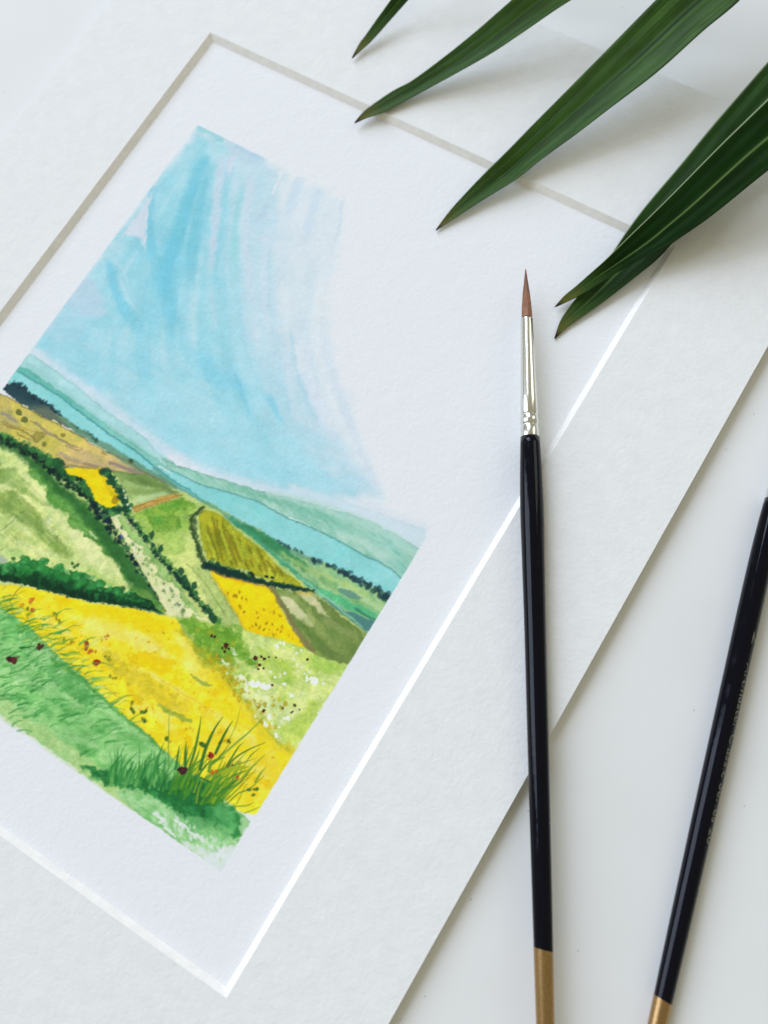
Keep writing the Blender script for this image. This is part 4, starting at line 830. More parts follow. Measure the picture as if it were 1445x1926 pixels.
for (x, y), r in zip([(47.61,154.50),(50.41,154.25),(52.11,152.16),(56.56,151.75),(57.91,153.15),(59.77,152.88),(61.88,151.38),(63.72,150.30),(63.74,151.91),(66.61,151.05),(67.82,149.53),(55.49,153.48),(52.44,154.16),(47.03,156.49),(45.54,158.46),(44.73,159.76),(70.95,149.85),(72.90,148.98),(74.66,149.02),(75.93,148.00)], (1.1,1.1,.8,1.2,1.2,1.0,1.1,1.0,1.1,1.0,1.0,.9,1.1,1.0,1.0,.9,.8,.8,.7,.6)):
    dab(x, y, r, R.choice([(52,144,70),(40,122,60),(64,158,84),(36,108,52)]), .7, 1.35, R.uniform(-1, .3), ring=.22)
hedge([(43.61,159.86),(47.71,155.82),(53.12,153.49),(58.79,152.36),(64.75,150.51),(71.35,149.62),(77.11,147.85)], 90, .42, [(96,178,104),(76,162,90),(54,140,70)], up=(.3,-.8), spread=1.3, a=.6, ring=.2)
for x, y in [(44.96,155.77),(58.83,149.06),(59.95,149.37),(60.35,148.72),(59.87,151.05),(73.87,147.33),(74.11,147.86)]: dab(x, y, .4, (50,100,46), .9, 1.3, R.random() * 3, ring=.35)
stroke([(40.71,163.92),(45.31,162.05),(50.85,159.90),(56.70,158.21),(62.11,156.79),(67.96,154.86),(73.56,152.64),(78.94,150.40),(82.28,148.92),(87.48,147.50)], .12, .10, (196,204,170), .6, soft=.12, rag=.22)

# --- foreground grass bank
wash([(18.22,172.75),(49.16,166.99),(51.74,167.19),(58.43,167.42),(63.95,168.45),(70.00,169.56),(76.08,170.15),(82.73,171.39),(88.99,172.20),(96.05,172.90),(102.76,173.89),(109.38,174.87),(113.73,174.91),(126.86,176.36),(131.66,176.84),(132.06,184.06),(132.46,189.46),(114.63,189.36),(90.64,188.66),(65.65,188.14),(12.27,187.42)],
     [(96,172,92),(128,192,116),(150,204,136),(108,180,100)], rag=.22, rs=.9, soft=.15, edge=.10, ns=6, ang=-.2, st=2)
wash([(63.13,184.91),(73.10,184.83),(88.45,185.71),(102.65,185.59),(113.28,187.44),(105.45,189.47),(91.00,189.15),(65.88,188.44),(52.28,188.41)], [(168,206,140),(184,208,142),(150,196,120)], rag=.5, rs=3, soft=1.0, a=.75, edge=0)
for i in range(420):      # sweeping blades, left of the bank
    x0, y0 = [(50.99,169.34),(61.30,169.40),(71.06,171.19),(80.61,172.95),(68.44,178.75),(58.70,177.04),(78.36,178.73),(66.21,184.54),(45.56,175.65),(51.00,184.66),(89.60,176.35),(65.26,172.38)][i % 12]
    x0 += R.gauss(0, 3.2); y0 += R.gauss(0, 3.0)
    L_ = R.uniform(2, 7.5); an = -0.86 + R.uniform(-.28, .28)
    q = [(x0, y0), (x0 + L_ * .5 * math.cos(an), y0 + L_ * .5 * math.sin(an) - .2), (x0 + L_ * math.cos(an + .15), y0 + L_ * math.sin(an + .15))]
    c = R.choice([(58,138,64),(44,122,54),(70,150,76),(84,160,86),(160,210,146),(176,216,160),(60,140,66)])
    stroke(q, R.uniform(.10, .42), .04, c, R.uniform(.4, .8), soft=.16, fade=(.1,.2), sm=3)
for i in range(60):      # blades crossing into the yellow
    x0, y0 = [(51.35,167.58),(56.69,167.83),(63.45,168.90),(69.38,170.08),(51.70,165.81),(73.74,170.35),(60.50,168.35),(48.50,166.14)][i % 8]
    x0 += R.gauss(0, 1.2); y0 += R.gauss(0, 1.2); L_ = R.uniform(1.5, 5); an = R.uniform(-1.35, -.75)
    stroke([(x0, y0), (x0 + L_ * .5 * math.cos(an), y0 + L_ * .5 * math.sin(an)), (x0 + L_ * math.cos(an + .25), y0 + L_ * math.sin(an + .25))], .16, .04, R.choice([(110,150,40),(84,136,50),(150,170,40),(60,120,50)]), R.uniform(.4, .75), soft=.14, fade=(0,.2), sm=3)
stroke([(50.80,165.10),(50.81,162.43),(50.99,159.97)], .16, .08, (84,110,30), .7, soft=.1)
stroke([(69.12,170.84),(77.57,171.05),(86.64,172.29),(97.01,173.34),(105.72,174.53)], .5, .4, (56,132,50), .55, soft=.4, rag=.3)
wash([(69.72,172.74),(77.95,171.57),(83.07,172.96),(83.44,175.67),(76.07,175.67),(71.28,174.81)], [(62,142,66),(90,166,92)], rag=.9, rs=1.6, soft=.4, a=.6, edge=.05)
for q, r in (([(60.60,176.21)], 1.05), ([(64.18,170.29)], .75)):
    dab(*q[0], r, (78,28,32), .95, 1.25, -.9, ring=.25, rag=.5)
    dab(q[0][0], q[0][1], r * .45, (96,44,40), .6, 1.1, .3)
dab(*[(59.51,176.56)][0], .6, (56,18,26), .9, 1.2, 1.2)
stroke([(60.50,172.78),(61.82,171.85),(63.28,170.67)], .22, .06, (24,66,34), .9, soft=.1)
# light lower edge and dry brush
wash([(101.54,187.95),(103.80,185.45),(112.95,183.49),(117.95,184.30),(123.75,183.48),(131.31,180.74),(132.06,184.06),(131.26,187.25),(126.16,188.52),(120.49,189.03),(112.00,189.33),(106.67,189.00),(103.17,188.91)], [(140,198,132),(164,212,156),(122,188,116)], rag=.5, rs=1.6, soft=.3, a=.95, edge=.06, ns=3)
wash([(123.00,188.30),(130.74,186.50),(132.06,184.06),(133.06,188.82),(131.70,189.66)], [(208,222,226),(200,224,212)], rag=.4, soft=.5, a=.9, edge=.05)
wash([(122.41,189.61),(127.73,187.54),(130.58,183.63),(131.83,180.42),(132.72,176.19),(136.47,184.03),(132.97,190.87)], [(216,224,232),(212,222,228)], rag=.9, rs=1.6, soft=.6, a=.92, edge=0)
for i in range(40):
    p, q, s = next(along([(119.17,189.30),(126.09,188.42),(130.49,185.03),(131.69,181.32),(131.69,177.78)], 1))
    dab(p[0] + R.gauss(0, .8), p[1] + R.gauss(0, .8), R.uniform(.2, .6), R.choice([(219,226,234),(186,216,182),(219,226,234)]), R.uniform(.5, .9), R.uniform(1.2, 2.4), R.uniform(.2, .9), rag=.7, soft=.14)
# dark tussock
wash([(89.91,187.68),(96.00,185.12),(101.38,183.83),(108.47,180.64),(112.79,176.88),(116.03,174.91),(119.40,175.37),(123.33,176.03),(128.38,176.39),(130.25,177.84),(131.39,181.09),(129.69,181.87),(126.26,182.76),(121.26,184.46),(116.35,184.18),(112.95,183.49),(108.43,184.30),(104.38,185.38),(99.78,187.06),(95.10,188.22)],
     [(36,118,60),(50,138,72),(28,98,50),(70,152,84)], rag=.7, rs=1.6, soft=.5, a=.95, edge=.05, ns=4)
wash([(104.86,182.13),(111.77,176.52),(117.11,175.37),(121.28,177.01),(121.88,180.10),(117.28,182.23),(111.62,182.91)], [(24,92,46),(34,112,56)], rag=.9, rs=2, soft=.9, a=.75, edge=0)
wash([(121.28,177.01),(127.19,176.84),(130.30,178.36),(131.27,181.57),(127.76,182.11),(123.41,181.22)], [(54,140,70),(96,174,106),(70,154,84)], rag=.6, rs=1.5, soft=.3, a=.85, edge=.1, ns=2.5)
wash([(115.81,184.51),(124.27,181.38),(130.13,181.19),(128.67,183.45),(124.13,185.57),(118.22,185.78)], [(110,184,112),(140,200,134)], rag=.6, rs=1.6, soft=.6, a=.75, edge=0, ns=3)
stroke([(129.77,178.01),(130.32,179.71),(130.30,181.90)], .5, .4, (44,126,62), .8, soft=.25, rag=.25)
wash([(129.43,176.84),(131.45,176.97),(131.79,178.81),(131.52,180.61),(130.53,179.58)], [(166,212,158)], rag=.5, soft=.3, a=.8, edge=.1)
for i in range(44):
    p, q, s = next(along([(112.07,187.90),(117.29,186.63),(122.87,185.93),(127.22,185.70),(129.84,185.17)], 1))
    dab(p[0] + R.gauss(0, 1.0), p[1] + R.gauss(0, 1.3), R.uniform(.12, .38), (212,224,222), R.uniform(.45, .85), R.uniform(1.2, 2.6), R.uniform(.3, .8), rag=.7, soft=.1)
for q in ([(111.52,187.13),(113.81,187.11),(113.82,188.21)], [(116.90,185.63),(118.89,185.64),(120.33,185.31)], [(115.36,188.22),(118.63,188.54)], [(120.49,185.76),(123.08,185.80),(124.46,186.04)]): stroke(q, .35, .3, (222,228,232), .9, soft=.14, rag=.4)
settle()
# tufts and tall blades
for i in range(130):
    s = R.random()
    x0 = [(97.77,186.45),(123.41,175.70)]; bx = x0[0][0] * (1 - s) + x0[1][0] * s; by = x0[0][1] * (1 - s) + x0[1][1] * s
    bx += R.gauss(0, 1.0); by += R.gauss(0, 1.0)
    L_ = R.uniform(3.5, 10) * (0.75 + .4 * s); an = math.radians(R.uniform(-98, -68) + 62 * max(0, s - .45) + R.gauss(0, 6) - 31.5)
    bend = R.uniform(-.1, .3)
    q = [(bx, by), (bx + .5 * L_ * math.cos(an), by + .5 * L_ * math.sin(an)), (bx + L_ * math.cos(an + bend), by + L_ * math.sin(an + bend))]
    stroke(q, R.uniform(.22, .5), .05, R.choice([(40,120,58),(54,136,66),(32,104,48),(78,150,70),(96,164,90)] if s < .55 else [(60,126,40),(90,146,40),(44,108,44),(128,160,40),(70,134,46)]), R.uniform(.55, .9), soft=.12, sm=3)
for q, w_, c in (([(115.11,173.25),(113.67,168.84),(112.90,163.97),(113.02,160.61)],.5,(48,104,40)),([(112.87,174.62),(111.70,170.62),(109.69,165.61),(108.43,163.08)],.4,(56,112,40)),([(116.27,168.44),(115.71,164.35),(115.56,161.77),(115.63,160.23)],.42,(44,100,42)),
                 ([(112.08,175.10),(110.36,172.62),(108.70,169.78)],.42,(50,112,44)),([(110.17,176.26),(108.74,173.30),(107.78,171.37)],.38,(50,116,50)),([(108.70,177.15),(104.92,171.77),(101.78,167.07)],.12,(90,130,50)),([(117.10,170.58),(118.96,164.46),(120.42,160.03),(121.60,155.15)],.3,(120,160,60)),
                 ([(120.10,170.81),(120.88,166.83),(122.67,163.39),(125.07,160.17)],.24,(70,110,40)),([(120.15,171.36),(120.12,167.58),(120.14,164.33),(120.59,162.88)],.3,(60,112,40)),([(117.47,165.06),(116.71,160.18),(115.36,156.50)],.1,(130,150,60)),([(123.53,166.09),(123.89,163.82),(124.54,161.96)],.12,(96,120,40)),
                 ([(122.30,174.98),(124.74,171.17),(125.56,166.32),(126.06,165.43)],.25,(80,130,40)),([(117.65,174.63),(119.82,170.39),(123.22,166.57),(124.97,164.49)],.3,(110,150,40)),([(121.83,176.13),(123.55,172.19),(124.19,170.35)],.35,(64,126,46)),([(124.92,176.53),(125.98,173.02),(127.64,170.85),(128.88,166.63)],.2,(100,140,50)),
                 ([(127.93,168.94),(127.94,166.62),(128.18,164.87)],.3,(120,150,40)),([(124.72,169.74),(125.34,166.46),(126.49,162.54)],.25,(132,160,50)),([(126.74,175.99),(129.25,174.18),(130.16,172.76)],.2,(130,160,50)),([(126.91,175.32),(126.49,170.98),(126.65,170.30)],.12,(110,140,50)),
                 ([(116.47,174.76),(117.65,174.63),(119.41,174.43)],.2,(40,100,44)),([(115.52,174.76),(116.06,170.92),(116.36,169.27)],.25,(54,110,44)),([(117.02,170.93),(117.70,167.28),(117.92,164.79)],.16,(60,110,50)),([(117.19,172.58),(116.73,170.51),(118.72,167.84)],.5,(90,140,40)),
                 ([(120.38,171.22),(121.83,169.17),(124.89,166.73)],.8,(150,170,40)),([(109.74,178.86),(106.78,178.32),(106.13,181.06)],.15,(60,130,60)),([(113.44,175.44),(113.01,171.60),(112.40,169.31)],.35,(74,126,40)),([(104.00,183.52),(101.82,179.57),(99.46,176.26)],.15,(70,140,70)),([(103.47,184.14),(101.11,181.76),(99.82,180.19)],.3,(64,140,70)),([(99.57,185.05),(98.54,182.74),(97.29,180.54)],.14,(76,146,76)),
                 ([(104.78,181.88),(103.87,178.32),(102.67,175.50)],.35,(64,142,72)),([(106.81,180.64),(105.23,177.50),(104.68,174.88)],.4,(56,134,64)),([(129.54,176.00),(130.58,174.78),(132.02,172.76)],.2,(150,164,60))):
    stroke(q, w_ * .8, .05, c, .9, soft=.12, belly=w_ * .3)
for (x, y), r, c in zip([(111.89,175.74),(110.91,175.95),(115.61,169.58),(115.32,169.61),(118.00,172.37),(118.69,171.52),(123.76,170.18),(124.91,170.26),(122.08,167.21),(120.51,169.33),(121.23,168.52)], (.9,.4,.66,.4,.4,.4,.38,.22,.22,.25,.22), [(72,26,34),(60,20,28),(158,36,24),(120,30,24),(190,96,30),(196,100,34),(170,80,30),(200,140,60),(206,130,60),(150,80,40),(110,90,30)]):
    dab(x, y, r, c, .92, 1.2, R.random() * 3, ring=.3, rag=.45)
for x, y in [(115.75,165.81),(117.27,164.30),(117.78,164.58),(117.30,164.58),(112.20,168.19),(112.76,168.44),(113.16,168.32),(127.64,171.08),(128.60,170.41),(129.21,170.03),(129.17,171.50),(92.84,170.48),(93.76,170.84),(95.45,169.73),(96.26,169.25),(97.47,171.17),(104.43,171.76)]:
    dab(x, y, R.uniform(.22, .42), R.choice([(44,96,40),(60,104,36),(70,116,44)]), .88, 1.3, R.random() * 3, ring=.3)

# --- meadow flowers
for (x, y), r in zip([(106.03,146.09),(106.90,146.66),(107.58,146.72),(105.64,146.01),(111.83,150.63),(113.26,150.84),(114.16,150.76),(115.15,150.32),(115.92,149.56),(117.11,149.91),(118.02,149.36),(118.56,148.73),(117.35,149.31),(115.02,150.85),(126.87,142.10),(127.54,142.16),(125.37,142.69),(126.39,142.09),(115.03,139.98),(115.29,138.90),(116.05,138.60),(118.63,138.15),(120.04,138.85),(120.60,137.75),(112.82,146.83),(116.99,145.87),(120.18,144.43),(119.63,145.52),(118.63,146.42),(121.42,146.57),(124.50,147.90),(126.42,153.02),(122.18,154.69),(122.87,155.02),(122.41,156.48),(126.27,157.56),(122.99,156.88),(125.90,155.57),(129.40,141.65),(124.98,141.11),(127.60,149.78),(131.94,148.07),(117.05,152.21),(126.29,146.07),(120.19,140.30),(121.48,141.06),(122.75,141.07),(111.31,150.33),(112.51,150.68),(124.28,141.98),(105.35,149.43),(106.38,149.74)],
                     (.5,.5,.4,.3,.5,.6,.7,.8,.6,.6,.7,.6,.6,.5,.9,.7,.6,.5,.5,.35,.35,.25,.3,.3,.35,.3,.45,.35,.3,.45,.5,.6,.6,.5,.4,.45,.5,.3,.35,.3,.3,.25,.3,.2,.3,.2,.2,.4,.4,.25,.4,.4)):
    dab(x, y, r * .8, (238,241,240), .92, 1.35, R.uniform(-.4, 1.2), soft=.1, rag=.6)
for i in range(90):
    x, y = [(104.53,150.85),(106.81,151.33),(109.98,152.19),(112.53,153.10),(115.43,154.09),(117.88,154.42),(120.12,153.98),(105.34,148.21),(102.71,149.15),(122.44,155.57),(108.80,150.45),(121.85,150.84),(112.72,151.47),(110.52,151.56)][i % 14]
    dab(x + R.gauss(0, 1.1), y + R.gauss(0, 1.0), R.uniform(.16, .5), R.choice([(196,168,34),(180,160,30),(208,184,40),(160,150,44)]), R.uniform(.55, .9), 1.35, R.uniform(.3, 1.5), ring=.2)
for i in range(60):
    x, y = [(110.46,150.99),(113.98,151.93),(116.90,152.00),(119.58,152.20),(122.05,154.02),(120.67,155.75),(124.22,155.40),(116.57,153.40)][i % 8]
    dab(x + R.gauss(0, 1.3), y + R.gauss(0, 1.2), R.uniform(.14, .42), R.choice([(222,230,190),(232,236,212),(206,220,160)]), R.uniform(.5, .9), 1.4, R.uniform(.3, 1.5))
for i in range(50):
    x, y = [(94.52,146.82),(98.41,147.66),(101.22,145.99),(103.27,143.22),(106.17,144.62),(108.75,145.56),(104.57,148.04),(108.40,147.93),(111.00,146.99),(101.09,149.18)][i % 10]
    dab(x + R.gauss(0, 1.6), y + R.gauss(0, 1.2), R.uniform(.3, .9), R.choice([(86,144,42),(120,172,60),(104,158,50),(150,160,40)]), R.uniform(.35, .7), 1.5, R.uniform(-.4, 1.2), ring=.12, soft=.2)
for (x, y), r in zip([(99.78,146.00),(100.59,145.80),(104.18,146.17),(103.78,147.12),(104.73,147.55),(105.18,146.44),(112.07,144.97),(113.10,143.96),(114.02,144.03),(114.69,143.11),(116.23,142.28),(113.83,145.83),(114.11,146.83),(115.09,145.99),(123.03,138.82),(126.28,149.44),(124.24,151.50),(126.66,150.89),(126.51,151.33),(127.79,149.73),(120.66,154.40),(119.03,148.24)], (.36,.34,.6,.25,.33,.28,.52,.28,.38,.25,.22,.36,.25,.3,.33,.33,.2,.25,.2,.2,.4,.3)):
    dab(x, y, r, (58,20,20), .95, 1.15, R.random() * 3, soft=.1)
for x, y in [(104.18,146.17),(112.07,144.97),(120.66,154.40)]: dab(x, y, .25, (120,40,26), .8)

# the masking-tape rectangle
e = 0.10 * (fbm(PX / 1.5, PY / 1.5, 50, 3) - 0.5) * 2
RM = smooth01((np.minimum.reduce([PX - RX0, RX1 - PX, PY - RY0, RY1 - PY]) + e) / 0.34 + 0.5)[..., None]
IMG = IMG * RM + np.array(PAPER_LIT) * (1 - RM)
ALB = lin(IMG) / lin(PAPER_LIT) * np.array(PAPER)
ALB = np.clip(ALB, 0.002, 0.92)

paper_mat = mat_paper()
painting = empty('watercolour_painting', (74, -105, ZP))
tag(painting, 'unframed watercolour of green hills and yellow fields under a blue sky, inside the white mount', 'painting')
hx0, hx1, hy0, hy1 = GX0, GX1, -GY1, -GY0
px0, px1, py0, py1 = -6, 154, -216, 6
v = [(px0, py0, ZP), (px1, py0, ZP), (px1, py1, ZP), (px0, py1, ZP), (hx0, hy0, ZP), (hx1, hy0, ZP), (hx1, hy1, ZP), (hx0, hy1, ZP)]
v += [(a, b_, ZB + 0.02) for a, b_, c in v[:4]]
f = [(k, (k + 1) % 4, 4 + (k + 1) % 4, 4 + k) for k in range(4)] + [(8 + k, 8 + (k + 1) % 4, (k + 1) % 4, k) for k in range(4)] + [(11, 10, 9, 8)]
mesh_obj('paper_sheet', v, f, paper_mat, painting)
me = bpy.data.meshes.new('painted_landscape')
co = np.stack([PX - 74, -PY + 105, np.zeros_like(PX)], -1).reshape(-1, 3) * MM
idx = np.arange(GW * GH).reshape(GH, GW)
quads = np.stack([idx[1:, :-1], idx[1:, 1:], idx[:-1, 1:], idx[:-1, :-1]], -1).reshape(-1, 4)
me.vertices.add(len(co)); me.vertices.foreach_set('co', co.astype(np.float32).ravel())
me.loops.add(quads.size); me.loops.foreach_set('vertex_index', quads.astype(np.int32).ravel())
me.polygons.add(len(quads)); me.polygons.foreach_set('loop_start', np.arange(0, quads.size, 4, dtype=np.int32))
me.update(calc_edges=True)
at = me.color_attributes.new('paint', 'FLOAT_COLOR', 'POINT')
rgba = np.ones((GW * GH, 4), np.float32); rgba[:, :3] = ALB.reshape(-1, 3)
at.data.foreach_set('color', rgba.ravel())
me.materials.append(mat_painted())
po = bpy.data.objects.new('painted_landscape', me)
po.parent = painting
COL.objects.link(po)

# ------------------------------------------------------------------ paint brushes
M_LACQ, M_GOLD, M_FERR, M_HAIR, M_TEXT = mat_lacquer(), mat_gold(), mat_ferrule(), mat_hair(), mat_lettering()
def lathe(name, prof, mat, parent, seg=40, cap0=False, cap1=False, skew=0.0):
    """prof: (distance along the brush from its tip, radius) in mm; local +X runs from tip to tail, local Z up"""
    vs, fs, uv = [], [], []
    for i, (s, r) in enumerate(prof):
        for j in range(seg):
            a = 2 * math.pi * j / seg
            ds = skew * math.cos(a) if i == skew_i(prof, skew) else 0
            vs.append(((s + ds) * MM, r * math.cos(a) * MM, r * math.sin(a) * MM)); uv.append((j / seg, s / 20.0))
    for i in range(len(prof) - 1):
        for j in range(seg):
            n = (j + 1) % seg
            fs.append((i * seg + j, i * seg + n, (i + 1) * seg + n, (i + 1) * seg + j))
    if cap0: fs.append(tuple(range(seg))[::-1])
    if cap1: fs.append(tuple((len(prof) - 1) * seg + j for j in range(seg)))
    me = bpy.data.meshes.new(name)
    me.from_pydata(vs, [], [q[::-1] for q in fs])
    me.polygons.foreach_set('use_smooth', [len(p.vertices) == 4 for p in me.polygons])
    lay = me.uv_layers.new(name='UVMap')
    for l in me.loops: lay.data[l.index].uv = uv[l.vertex_index]
    me.materials.append(mat)
    o = bpy.data.objects.new(name, me); o.parent = parent; COL.objects.link(o)
    return o
def skew_i(prof, skew):
    return 0 if skew else -1
def interp(prof, n):
    s = np.array([p[0] for p in prof]); r = np.array([p[1] for p in prof])
    m = np.gradient(r, s); t = np.linspace(s[0], s[-1], n); out = []
    for x in t:
        i = min(max(np.searchsorted(s, x, 'right') - 1, 0), len(s) - 2)
        h = s[i + 1] - s[i]; u = (x - s[i]) / h
        y = (2 * u ** 3 - 3 * u ** 2 + 1) * r[i] + (u ** 3 - 2 * u ** 2 + u) * h * m[i] + (-2 * u ** 3 + 3 * u ** 2) * r[i + 1] + (u ** 3 - u ** 2) * h * m[i + 1]
        out.append((float(x), float(max(y, 0.02))))
    return out
def strands(me, hair):
    """single hairs lying on the bristle head, a few straying from the point"""
    bm = bmesh.new(); bm.from_mesh(me); uvl = bm.loops.layers.uv.active
    rs = random.Random(5); ss = [q[0] for q in hair]; rr = [q[1] for q in hair]
    for k in range(90):
        a = rs.uniform(0, 6.283); s1 = ss[-1] - rs.uniform(0, 3); s0 = max(0.1, rs.gauss(2.2, 2.0)) if k % 6 else rs.uniform(-0.5, 1.0)
        sp = rs.uniform(0.0, 0.10); rows = []
        for i in range(7):
            t = i / 6; s = s1 + (s0 - s1) * t
            r = float(np.interp(max(s, 0), ss, rr)) + 0.015 + sp * t * t; a2 = a + 0.25 * t * math.sin(k)
            w = 0.045 * (1 - 0.75 * t); c = Vector((s, r * math.cos(a2), r * math.sin(a2)))
            d1 = Vector((0, -math.sin(a2), math.cos(a2))); d2 = Vector((0, math.cos(a2), math.sin(a2)))
            rows.append([bm.verts.new((c + d1 * w * math.cos(q) + d2 * w * math.sin(q)) * MM) for q in (0.5, 2.6, 4.7)])
        for i in range(6):
            for j in range(3):
                f = bm.faces.new((rows[i][j], rows[i][(j + 1) % 3], rows[i + 1][(j + 1) % 3], rows[i + 1][j])); f.smooth = True
                for l in f.loops: l[uvl].uv = (k * 0.137, i / 6)
    bm.to_mesh(me); bm.free()
def brush(label, p_tip, p_tail, hair, ferrule, handle, gold_at, end):
    root = empty('paint_brush', p_tip)
    a, b_ = Vector(p_tip), Vector(p_tail)
    x = (b_ - a).normalized(); z = Vector((0, 0, 1)); y = z.cross(x).normalized(); z = x.cross(y)
    root.rotation_euler = Matrix((x, y, z)).transposed().to_euler()
    tag(root, label, 'paint brush', 'paint brushes with black and gold handles')
    br = lathe('bristles', interp(hair, 26), M_HAIR, root, 36)
    strands(br.data, hair)
    f = lathe('ferrule', ferrule, M_FERR, root, 48)
    full = interp(handle, 90)
    h = lathe('handle', [q for q in full if q[0] < gold_at] + [(gold_at + 1.0, float(np.interp(gold_at + 1.0, [q[0] for q in full], [q[1] for q in full])))], M_LACQ, root, 48, cap0=True)
    gold = [(gold_at, float(np.interp(gold_at, [q[0] for q in full], [q[1] for q in full])) + 0.035)] + [(s, r + 0.035) for s, r in full if s > gold_at + 1.1]
    rl = gold[-1][1]
    gold += [(end - rl * 0.0 + rl * math.sin(t), rl * math.cos(t)) for t in (0.4, 0.8, 1.15, 1.4)]
    lathe('gold_end', gold, M_GOLD, root, 48, cap1=True, skew=0.45)
    return root, h, full
b1, h1, f1 = brush('black handled round brush with silver ferrule and brown tip, laid across the mount', (118.467, -25.762, 6.347), (221.445, -199.706, 4.636),
    [(0.0, 0.041), (3.8, 0.448), (6.97, 0.88), (10.41, 1.18), (13.83, 1.344)],
    [(14.08, 1.438), (14.13, 1.558), (14.38, 1.578), (19.34, 1.693), (24.55, 1.809), (29.76, 1.924), (34.96, 2.039), (39.82, 2.154), (40.12, 2.054), (40.29, 1.954), (40.51, 2.094), (40.77, 2.214), (42.43, 2.234), (42.76, 2.074), (42.96, 1.994), (43.18, 2.124), (43.48, 2.234), (45.39, 2.233), (45.89, 2.213)],
    [(46.01, 2.367), (55.16, 2.664), (64.52, 2.826), (74.98, 2.698), (88.97, 2.531), (119.13, 2.371), (161.65, 2.063), (176.15, 1.886), (189.15, 1.735), (202.15, 1.509)], 161.65, 202.15)
b2, h2, f2 = brush('black handled brush with faded lettering and gold end, lying on the bare table', (187.884, -5.377, 3.294), (234.574, -190.397, 1.792),
    [(0.0, 0.04), (3.8, 0.435), (6.97, 0.853), (10.41, 1.145), (13.83, 1.303)],
    [(14.08, 1.391), (14.13, 1.511), (14.38, 1.531), (19.34, 1.643), (24.55, 1.754), (29.76, 1.866), (34.96, 1.978), (39.82, 2.089), (40.12, 1.989), (40.29, 1.889), (40.51, 2.029), (40.77, 2.149), (42.43, 2.169), (42.76, 2.009), (42.96, 1.929), (43.18, 2.059), (43.48, 2.169), (45.39, 2.168), (45.89, 2.148)],
    [(46.01, 2.207), (55.23, 2.561), (65.22, 2.69), (75.62, 2.693), (83.67, 2.64), (127.06, 2.377), (159.88, 2.014), (164.83, 1.919), (177.83, 1.765), (190.83, 1.535)], 159.88, 190.83)

# faded stamp on the second brush, running down the right-hand flank of the handle
def lettering(text, s0, length, height, phi0, full, parent):
    cu = bpy.data.curves.new('lettering', 'FONT'); cu.body = text; cu.size = 1.0
    cu.resolution_u = 3
    tmp = bpy.data.objects.new('tmp_text', cu); COL.objects.link(tmp)
    bpy.context.view_layer.update()
    me = bpy.data.meshes.new_from_object(tmp.evaluated_get(bpy.context.evaluated_depsgraph_get()))
    bpy.data.objects.remove(tmp)
    bm = bmesh.new(); bm.from_mesh(me)
    bmesh.ops.triangulate(bm, faces=bm.faces)
    xs = [v.co.x for v in bm.verts]; ys = [v.co.y for v in bm.verts]
    x0, x1 = min(xs), max(xs); kx = length / (x1 - x0); ky = height / 0.7
    fs = [q[0] for q in full]; fr = [q[1] for q in full]
    for v in bm.verts:
        s = s0 + (v.co.x - x0) * kx; h = v.co.y * ky
        r = float(np.interp(s, fs, fr)) + 0.03
        ph = phi0 + h / r                       # letter tops point round the flank
        v.co = (s * MM, math.sin(ph) * r * MM, math.cos(ph) * r * MM)
    bm.to_mesh(me); bm.free()
    me.name = 'lettering'; me.materials.clear(); me.materials.append(M_TEXT)
    o = bpy.data.objects.new('lettering', me); o.parent = parent; COL.objects.link(o)
    return o
lettering('2', 78.38, 2.89, 1.7, 0.600, f2, h2)
lettering('Artmaster Classic Series 201', 85.83, 41.98, 1.9, 0.600, f2, h2)

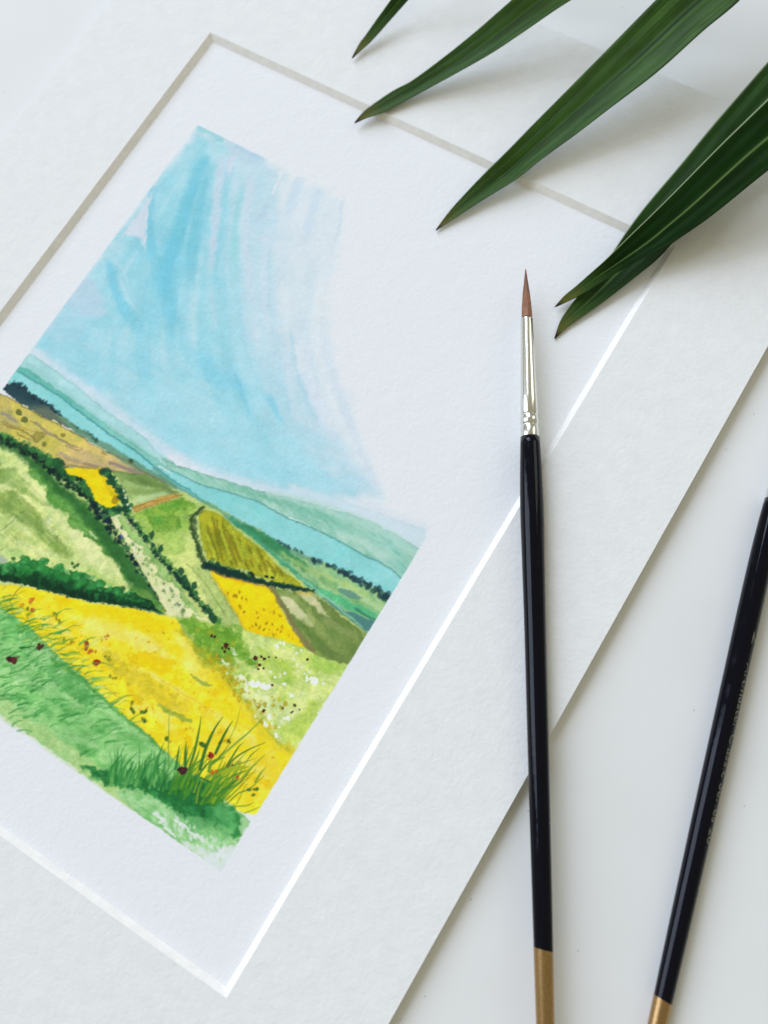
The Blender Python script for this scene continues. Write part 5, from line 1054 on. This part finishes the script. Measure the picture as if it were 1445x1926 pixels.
# ------------------------------------------------------------------ palm frond
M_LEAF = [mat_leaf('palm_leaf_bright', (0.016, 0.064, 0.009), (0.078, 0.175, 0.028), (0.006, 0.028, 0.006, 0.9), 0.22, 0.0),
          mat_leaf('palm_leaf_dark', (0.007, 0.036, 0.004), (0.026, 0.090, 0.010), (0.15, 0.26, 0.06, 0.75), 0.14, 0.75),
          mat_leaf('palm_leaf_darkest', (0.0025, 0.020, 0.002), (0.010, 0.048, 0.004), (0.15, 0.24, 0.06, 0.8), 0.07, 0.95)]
def leaflet(stations, rib, mat, parent):
    """stations: edge A xyz, edge B xyz from tip to base (mm); rib = (fold depth at the midrib)"""
    ST = np.asarray(stations, float)
    C = catmull(ST, 7)
    L = np.concatenate([[0], np.cumsum(np.linalg.norm((C[1:, :3] + C[1:, 3:] - C[:-1, :3] - C[:-1, 3:]) / 2, axis=1))])
    nu = 24; top = []; uv = []
    for k, row in enumerate(C):
        a, b_ = Vector(row[:3]), Vector(row[3:])
        wd = (b_ - a).length
        nrm = Vector((0, 0, 1))
        for j in range(nu + 1):
            u = j / nu
            p = a.lerp(b_, u)
            fold = -rib * min(1, wd / 9.0) * (1 - abs(2 * u - 1) ** 1.25)
            pleat = 0.10 * min(1, wd / 8.0) * math.sin(u * math.pi * 8 + 0.5) + 0.18 * min(1, wd / 8) * math.sin(L[k] * 0.11 + u * 3.1)
            top.append(p + nrm * (fold + pleat)); uv.append((u, L[k] / 100.0))
    n = len(C); w = nu + 1
    bot = [p - Vector((0, 0, 0.28)) for p in top]
    vs = top + bot; uv = uv + uv; fs = []; o = n * w
    for k in range(n - 1):
        for j in range(nu):
            q = (k * w + j, (k + 1) * w + j, (k + 1) * w + j + 1, k * w + j + 1)
            fs.append(q[::-1]); fs.append(tuple(o + i for i in q))
        fs.append((k * w, o + k * w, o + (k + 1) * w, (k + 1) * w)[::-1])
        fs.append((k * w + nu, (k + 1) * w + nu, o + (k + 1) * w + nu, o + k * w + nu)[::-1])
    for j in range(nu):
        fs.append((j, j + 1, o + j + 1, o + j)[::-1]); m = (n - 1) * w
        fs.append((m + j, o + m + j, o + m + j + 1, m + j + 1)[::-1])
    return mesh_obj('leaflet', vs, fs, mat, parent, True, uv)
frond = empty('palm_frond', (121.7, 59.0, 29.4))
tag(frond, 'dark green palm frond with five narrow pointed leaflets reaching over the mount', 'palm frond')
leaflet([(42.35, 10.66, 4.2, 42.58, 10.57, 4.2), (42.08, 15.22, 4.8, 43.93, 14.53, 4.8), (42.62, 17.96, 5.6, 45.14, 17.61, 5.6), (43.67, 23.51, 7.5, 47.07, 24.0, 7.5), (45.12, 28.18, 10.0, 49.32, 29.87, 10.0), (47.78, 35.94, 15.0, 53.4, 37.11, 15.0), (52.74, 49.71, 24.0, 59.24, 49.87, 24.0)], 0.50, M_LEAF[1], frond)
leaflet([(54.12, -6.9, 3.5, 54.35, -6.97, 3.5), (54.68, -2.96, 3.8, 56.61, -4.1, 3.8), (56.6, 1.62, 4.2, 59.71, -0.89, 4.2), (59.2, 6.55, 4.8, 62.83, 3.71, 4.8), (62.25, 10.74, 5.6, 66.37, 8.74, 5.6), (66.6, 18.01, 8.0, 72.63, 16.39, 8.0), (71.25, 26.32, 11.0, 79.52, 24.66, 11.0), (75.44, 33.16, 14.5, 85.36, 32.33, 14.5), (78.7, 37.93, 17.5, 90.13, 39.02, 17.5), (85.01, 46.99, 23.0, 97.09, 46.29, 23.0), (93.49, 61.21, 31.0, 105.19, 57.47, 31.0)], 1.30, M_LEAF[0], frond)
leaflet([(90.8, -24.66, 2.2, 91.01, -24.73, 2.2), (91.14, -20.18, 2.6, 92.83, -21.11, 2.6), (91.8, -15.96, 3.1, 94.69, -17.54, 3.1), (93.23, -9.96, 4.0, 98.28, -10.79, 4.0), (95.01, -3.99, 5.4, 102.98, -2.92, 5.4), (96.94, 1.69, 7.0, 106.28, 4.19, 7.0), (100.12, 12.71, 9.4, 111.41, 13.77, 9.4), (103.59, 22.71, 12.4, 116.05, 22.45, 12.4), (108.41, 36.71, 16.5, 122.59, 35.01, 16.5), (113.08, 51.23, 20.5, 127.96, 47.89, 20.5), (117.85, 62.93, 25.5, 133.43, 58.03, 25.5), (124.84, 79.39, 34.0, 137.84, 72.77, 34.0)], 1.50, M_LEAF[0], frond)
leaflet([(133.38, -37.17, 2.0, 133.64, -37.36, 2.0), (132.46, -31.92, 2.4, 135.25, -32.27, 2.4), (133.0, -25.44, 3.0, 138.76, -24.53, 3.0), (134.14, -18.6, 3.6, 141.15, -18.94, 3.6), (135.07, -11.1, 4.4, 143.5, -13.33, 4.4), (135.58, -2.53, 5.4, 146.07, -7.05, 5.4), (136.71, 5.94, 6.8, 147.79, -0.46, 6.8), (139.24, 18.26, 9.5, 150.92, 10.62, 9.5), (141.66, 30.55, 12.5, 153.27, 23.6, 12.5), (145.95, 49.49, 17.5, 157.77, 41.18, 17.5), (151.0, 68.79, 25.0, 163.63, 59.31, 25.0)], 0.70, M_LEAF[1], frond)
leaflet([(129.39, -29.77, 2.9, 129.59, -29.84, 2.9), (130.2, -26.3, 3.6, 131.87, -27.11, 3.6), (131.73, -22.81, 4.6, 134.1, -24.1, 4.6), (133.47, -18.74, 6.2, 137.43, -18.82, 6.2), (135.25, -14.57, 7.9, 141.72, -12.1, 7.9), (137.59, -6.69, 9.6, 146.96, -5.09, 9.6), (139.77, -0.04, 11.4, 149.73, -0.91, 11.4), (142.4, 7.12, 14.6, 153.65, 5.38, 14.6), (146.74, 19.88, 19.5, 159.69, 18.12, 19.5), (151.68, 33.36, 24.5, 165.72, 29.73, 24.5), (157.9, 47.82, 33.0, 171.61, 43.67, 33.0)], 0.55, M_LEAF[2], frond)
def tube(name, pts, r0, r1, mat, parent, seg=12):
    P = [Vector(tuple(p)) for p in catmull(pts, 5)]; vs = []; fs = []
    for i, p in enumerate(P):
        d = (P[min(i + 1, len(P) - 1)] - P[max(i - 1, 0)]).normalized(); a = d.cross(Vector((0, 0, 1))).normalized(); c = a.cross(d)
        r = r0 + (r1 - r0) * i / (len(P) - 1)
        for j in range(seg):
            t = 2 * math.pi * j / seg; vs.append(p + a * r * math.cos(t) + c * r * math.sin(t))
    for i in range(len(P) - 1):
        for j in range(seg):
            n = (j + 1) % seg; fs.append((i * seg + j, i * seg + n, (i + 1) * seg + n, (i + 1) * seg + j))
    fs += [tuple(range(seg))[::-1], tuple((len(P) - 1) * seg + j for j in range(seg))]
    return mesh_obj(name, vs, fs, mat, parent, True, [(0.25, 1.0)] * len(vs))
tube('leaf_stalk', [(56.0, 49.8, 24.0), (99.3, 59.3, 31.0), (131.3, 76.1, 34.0), (157.3, 64.1, 25.0), (164.8, 45.7, 33.0)], 1.6, 3.0, M_LEAF[0], frond)
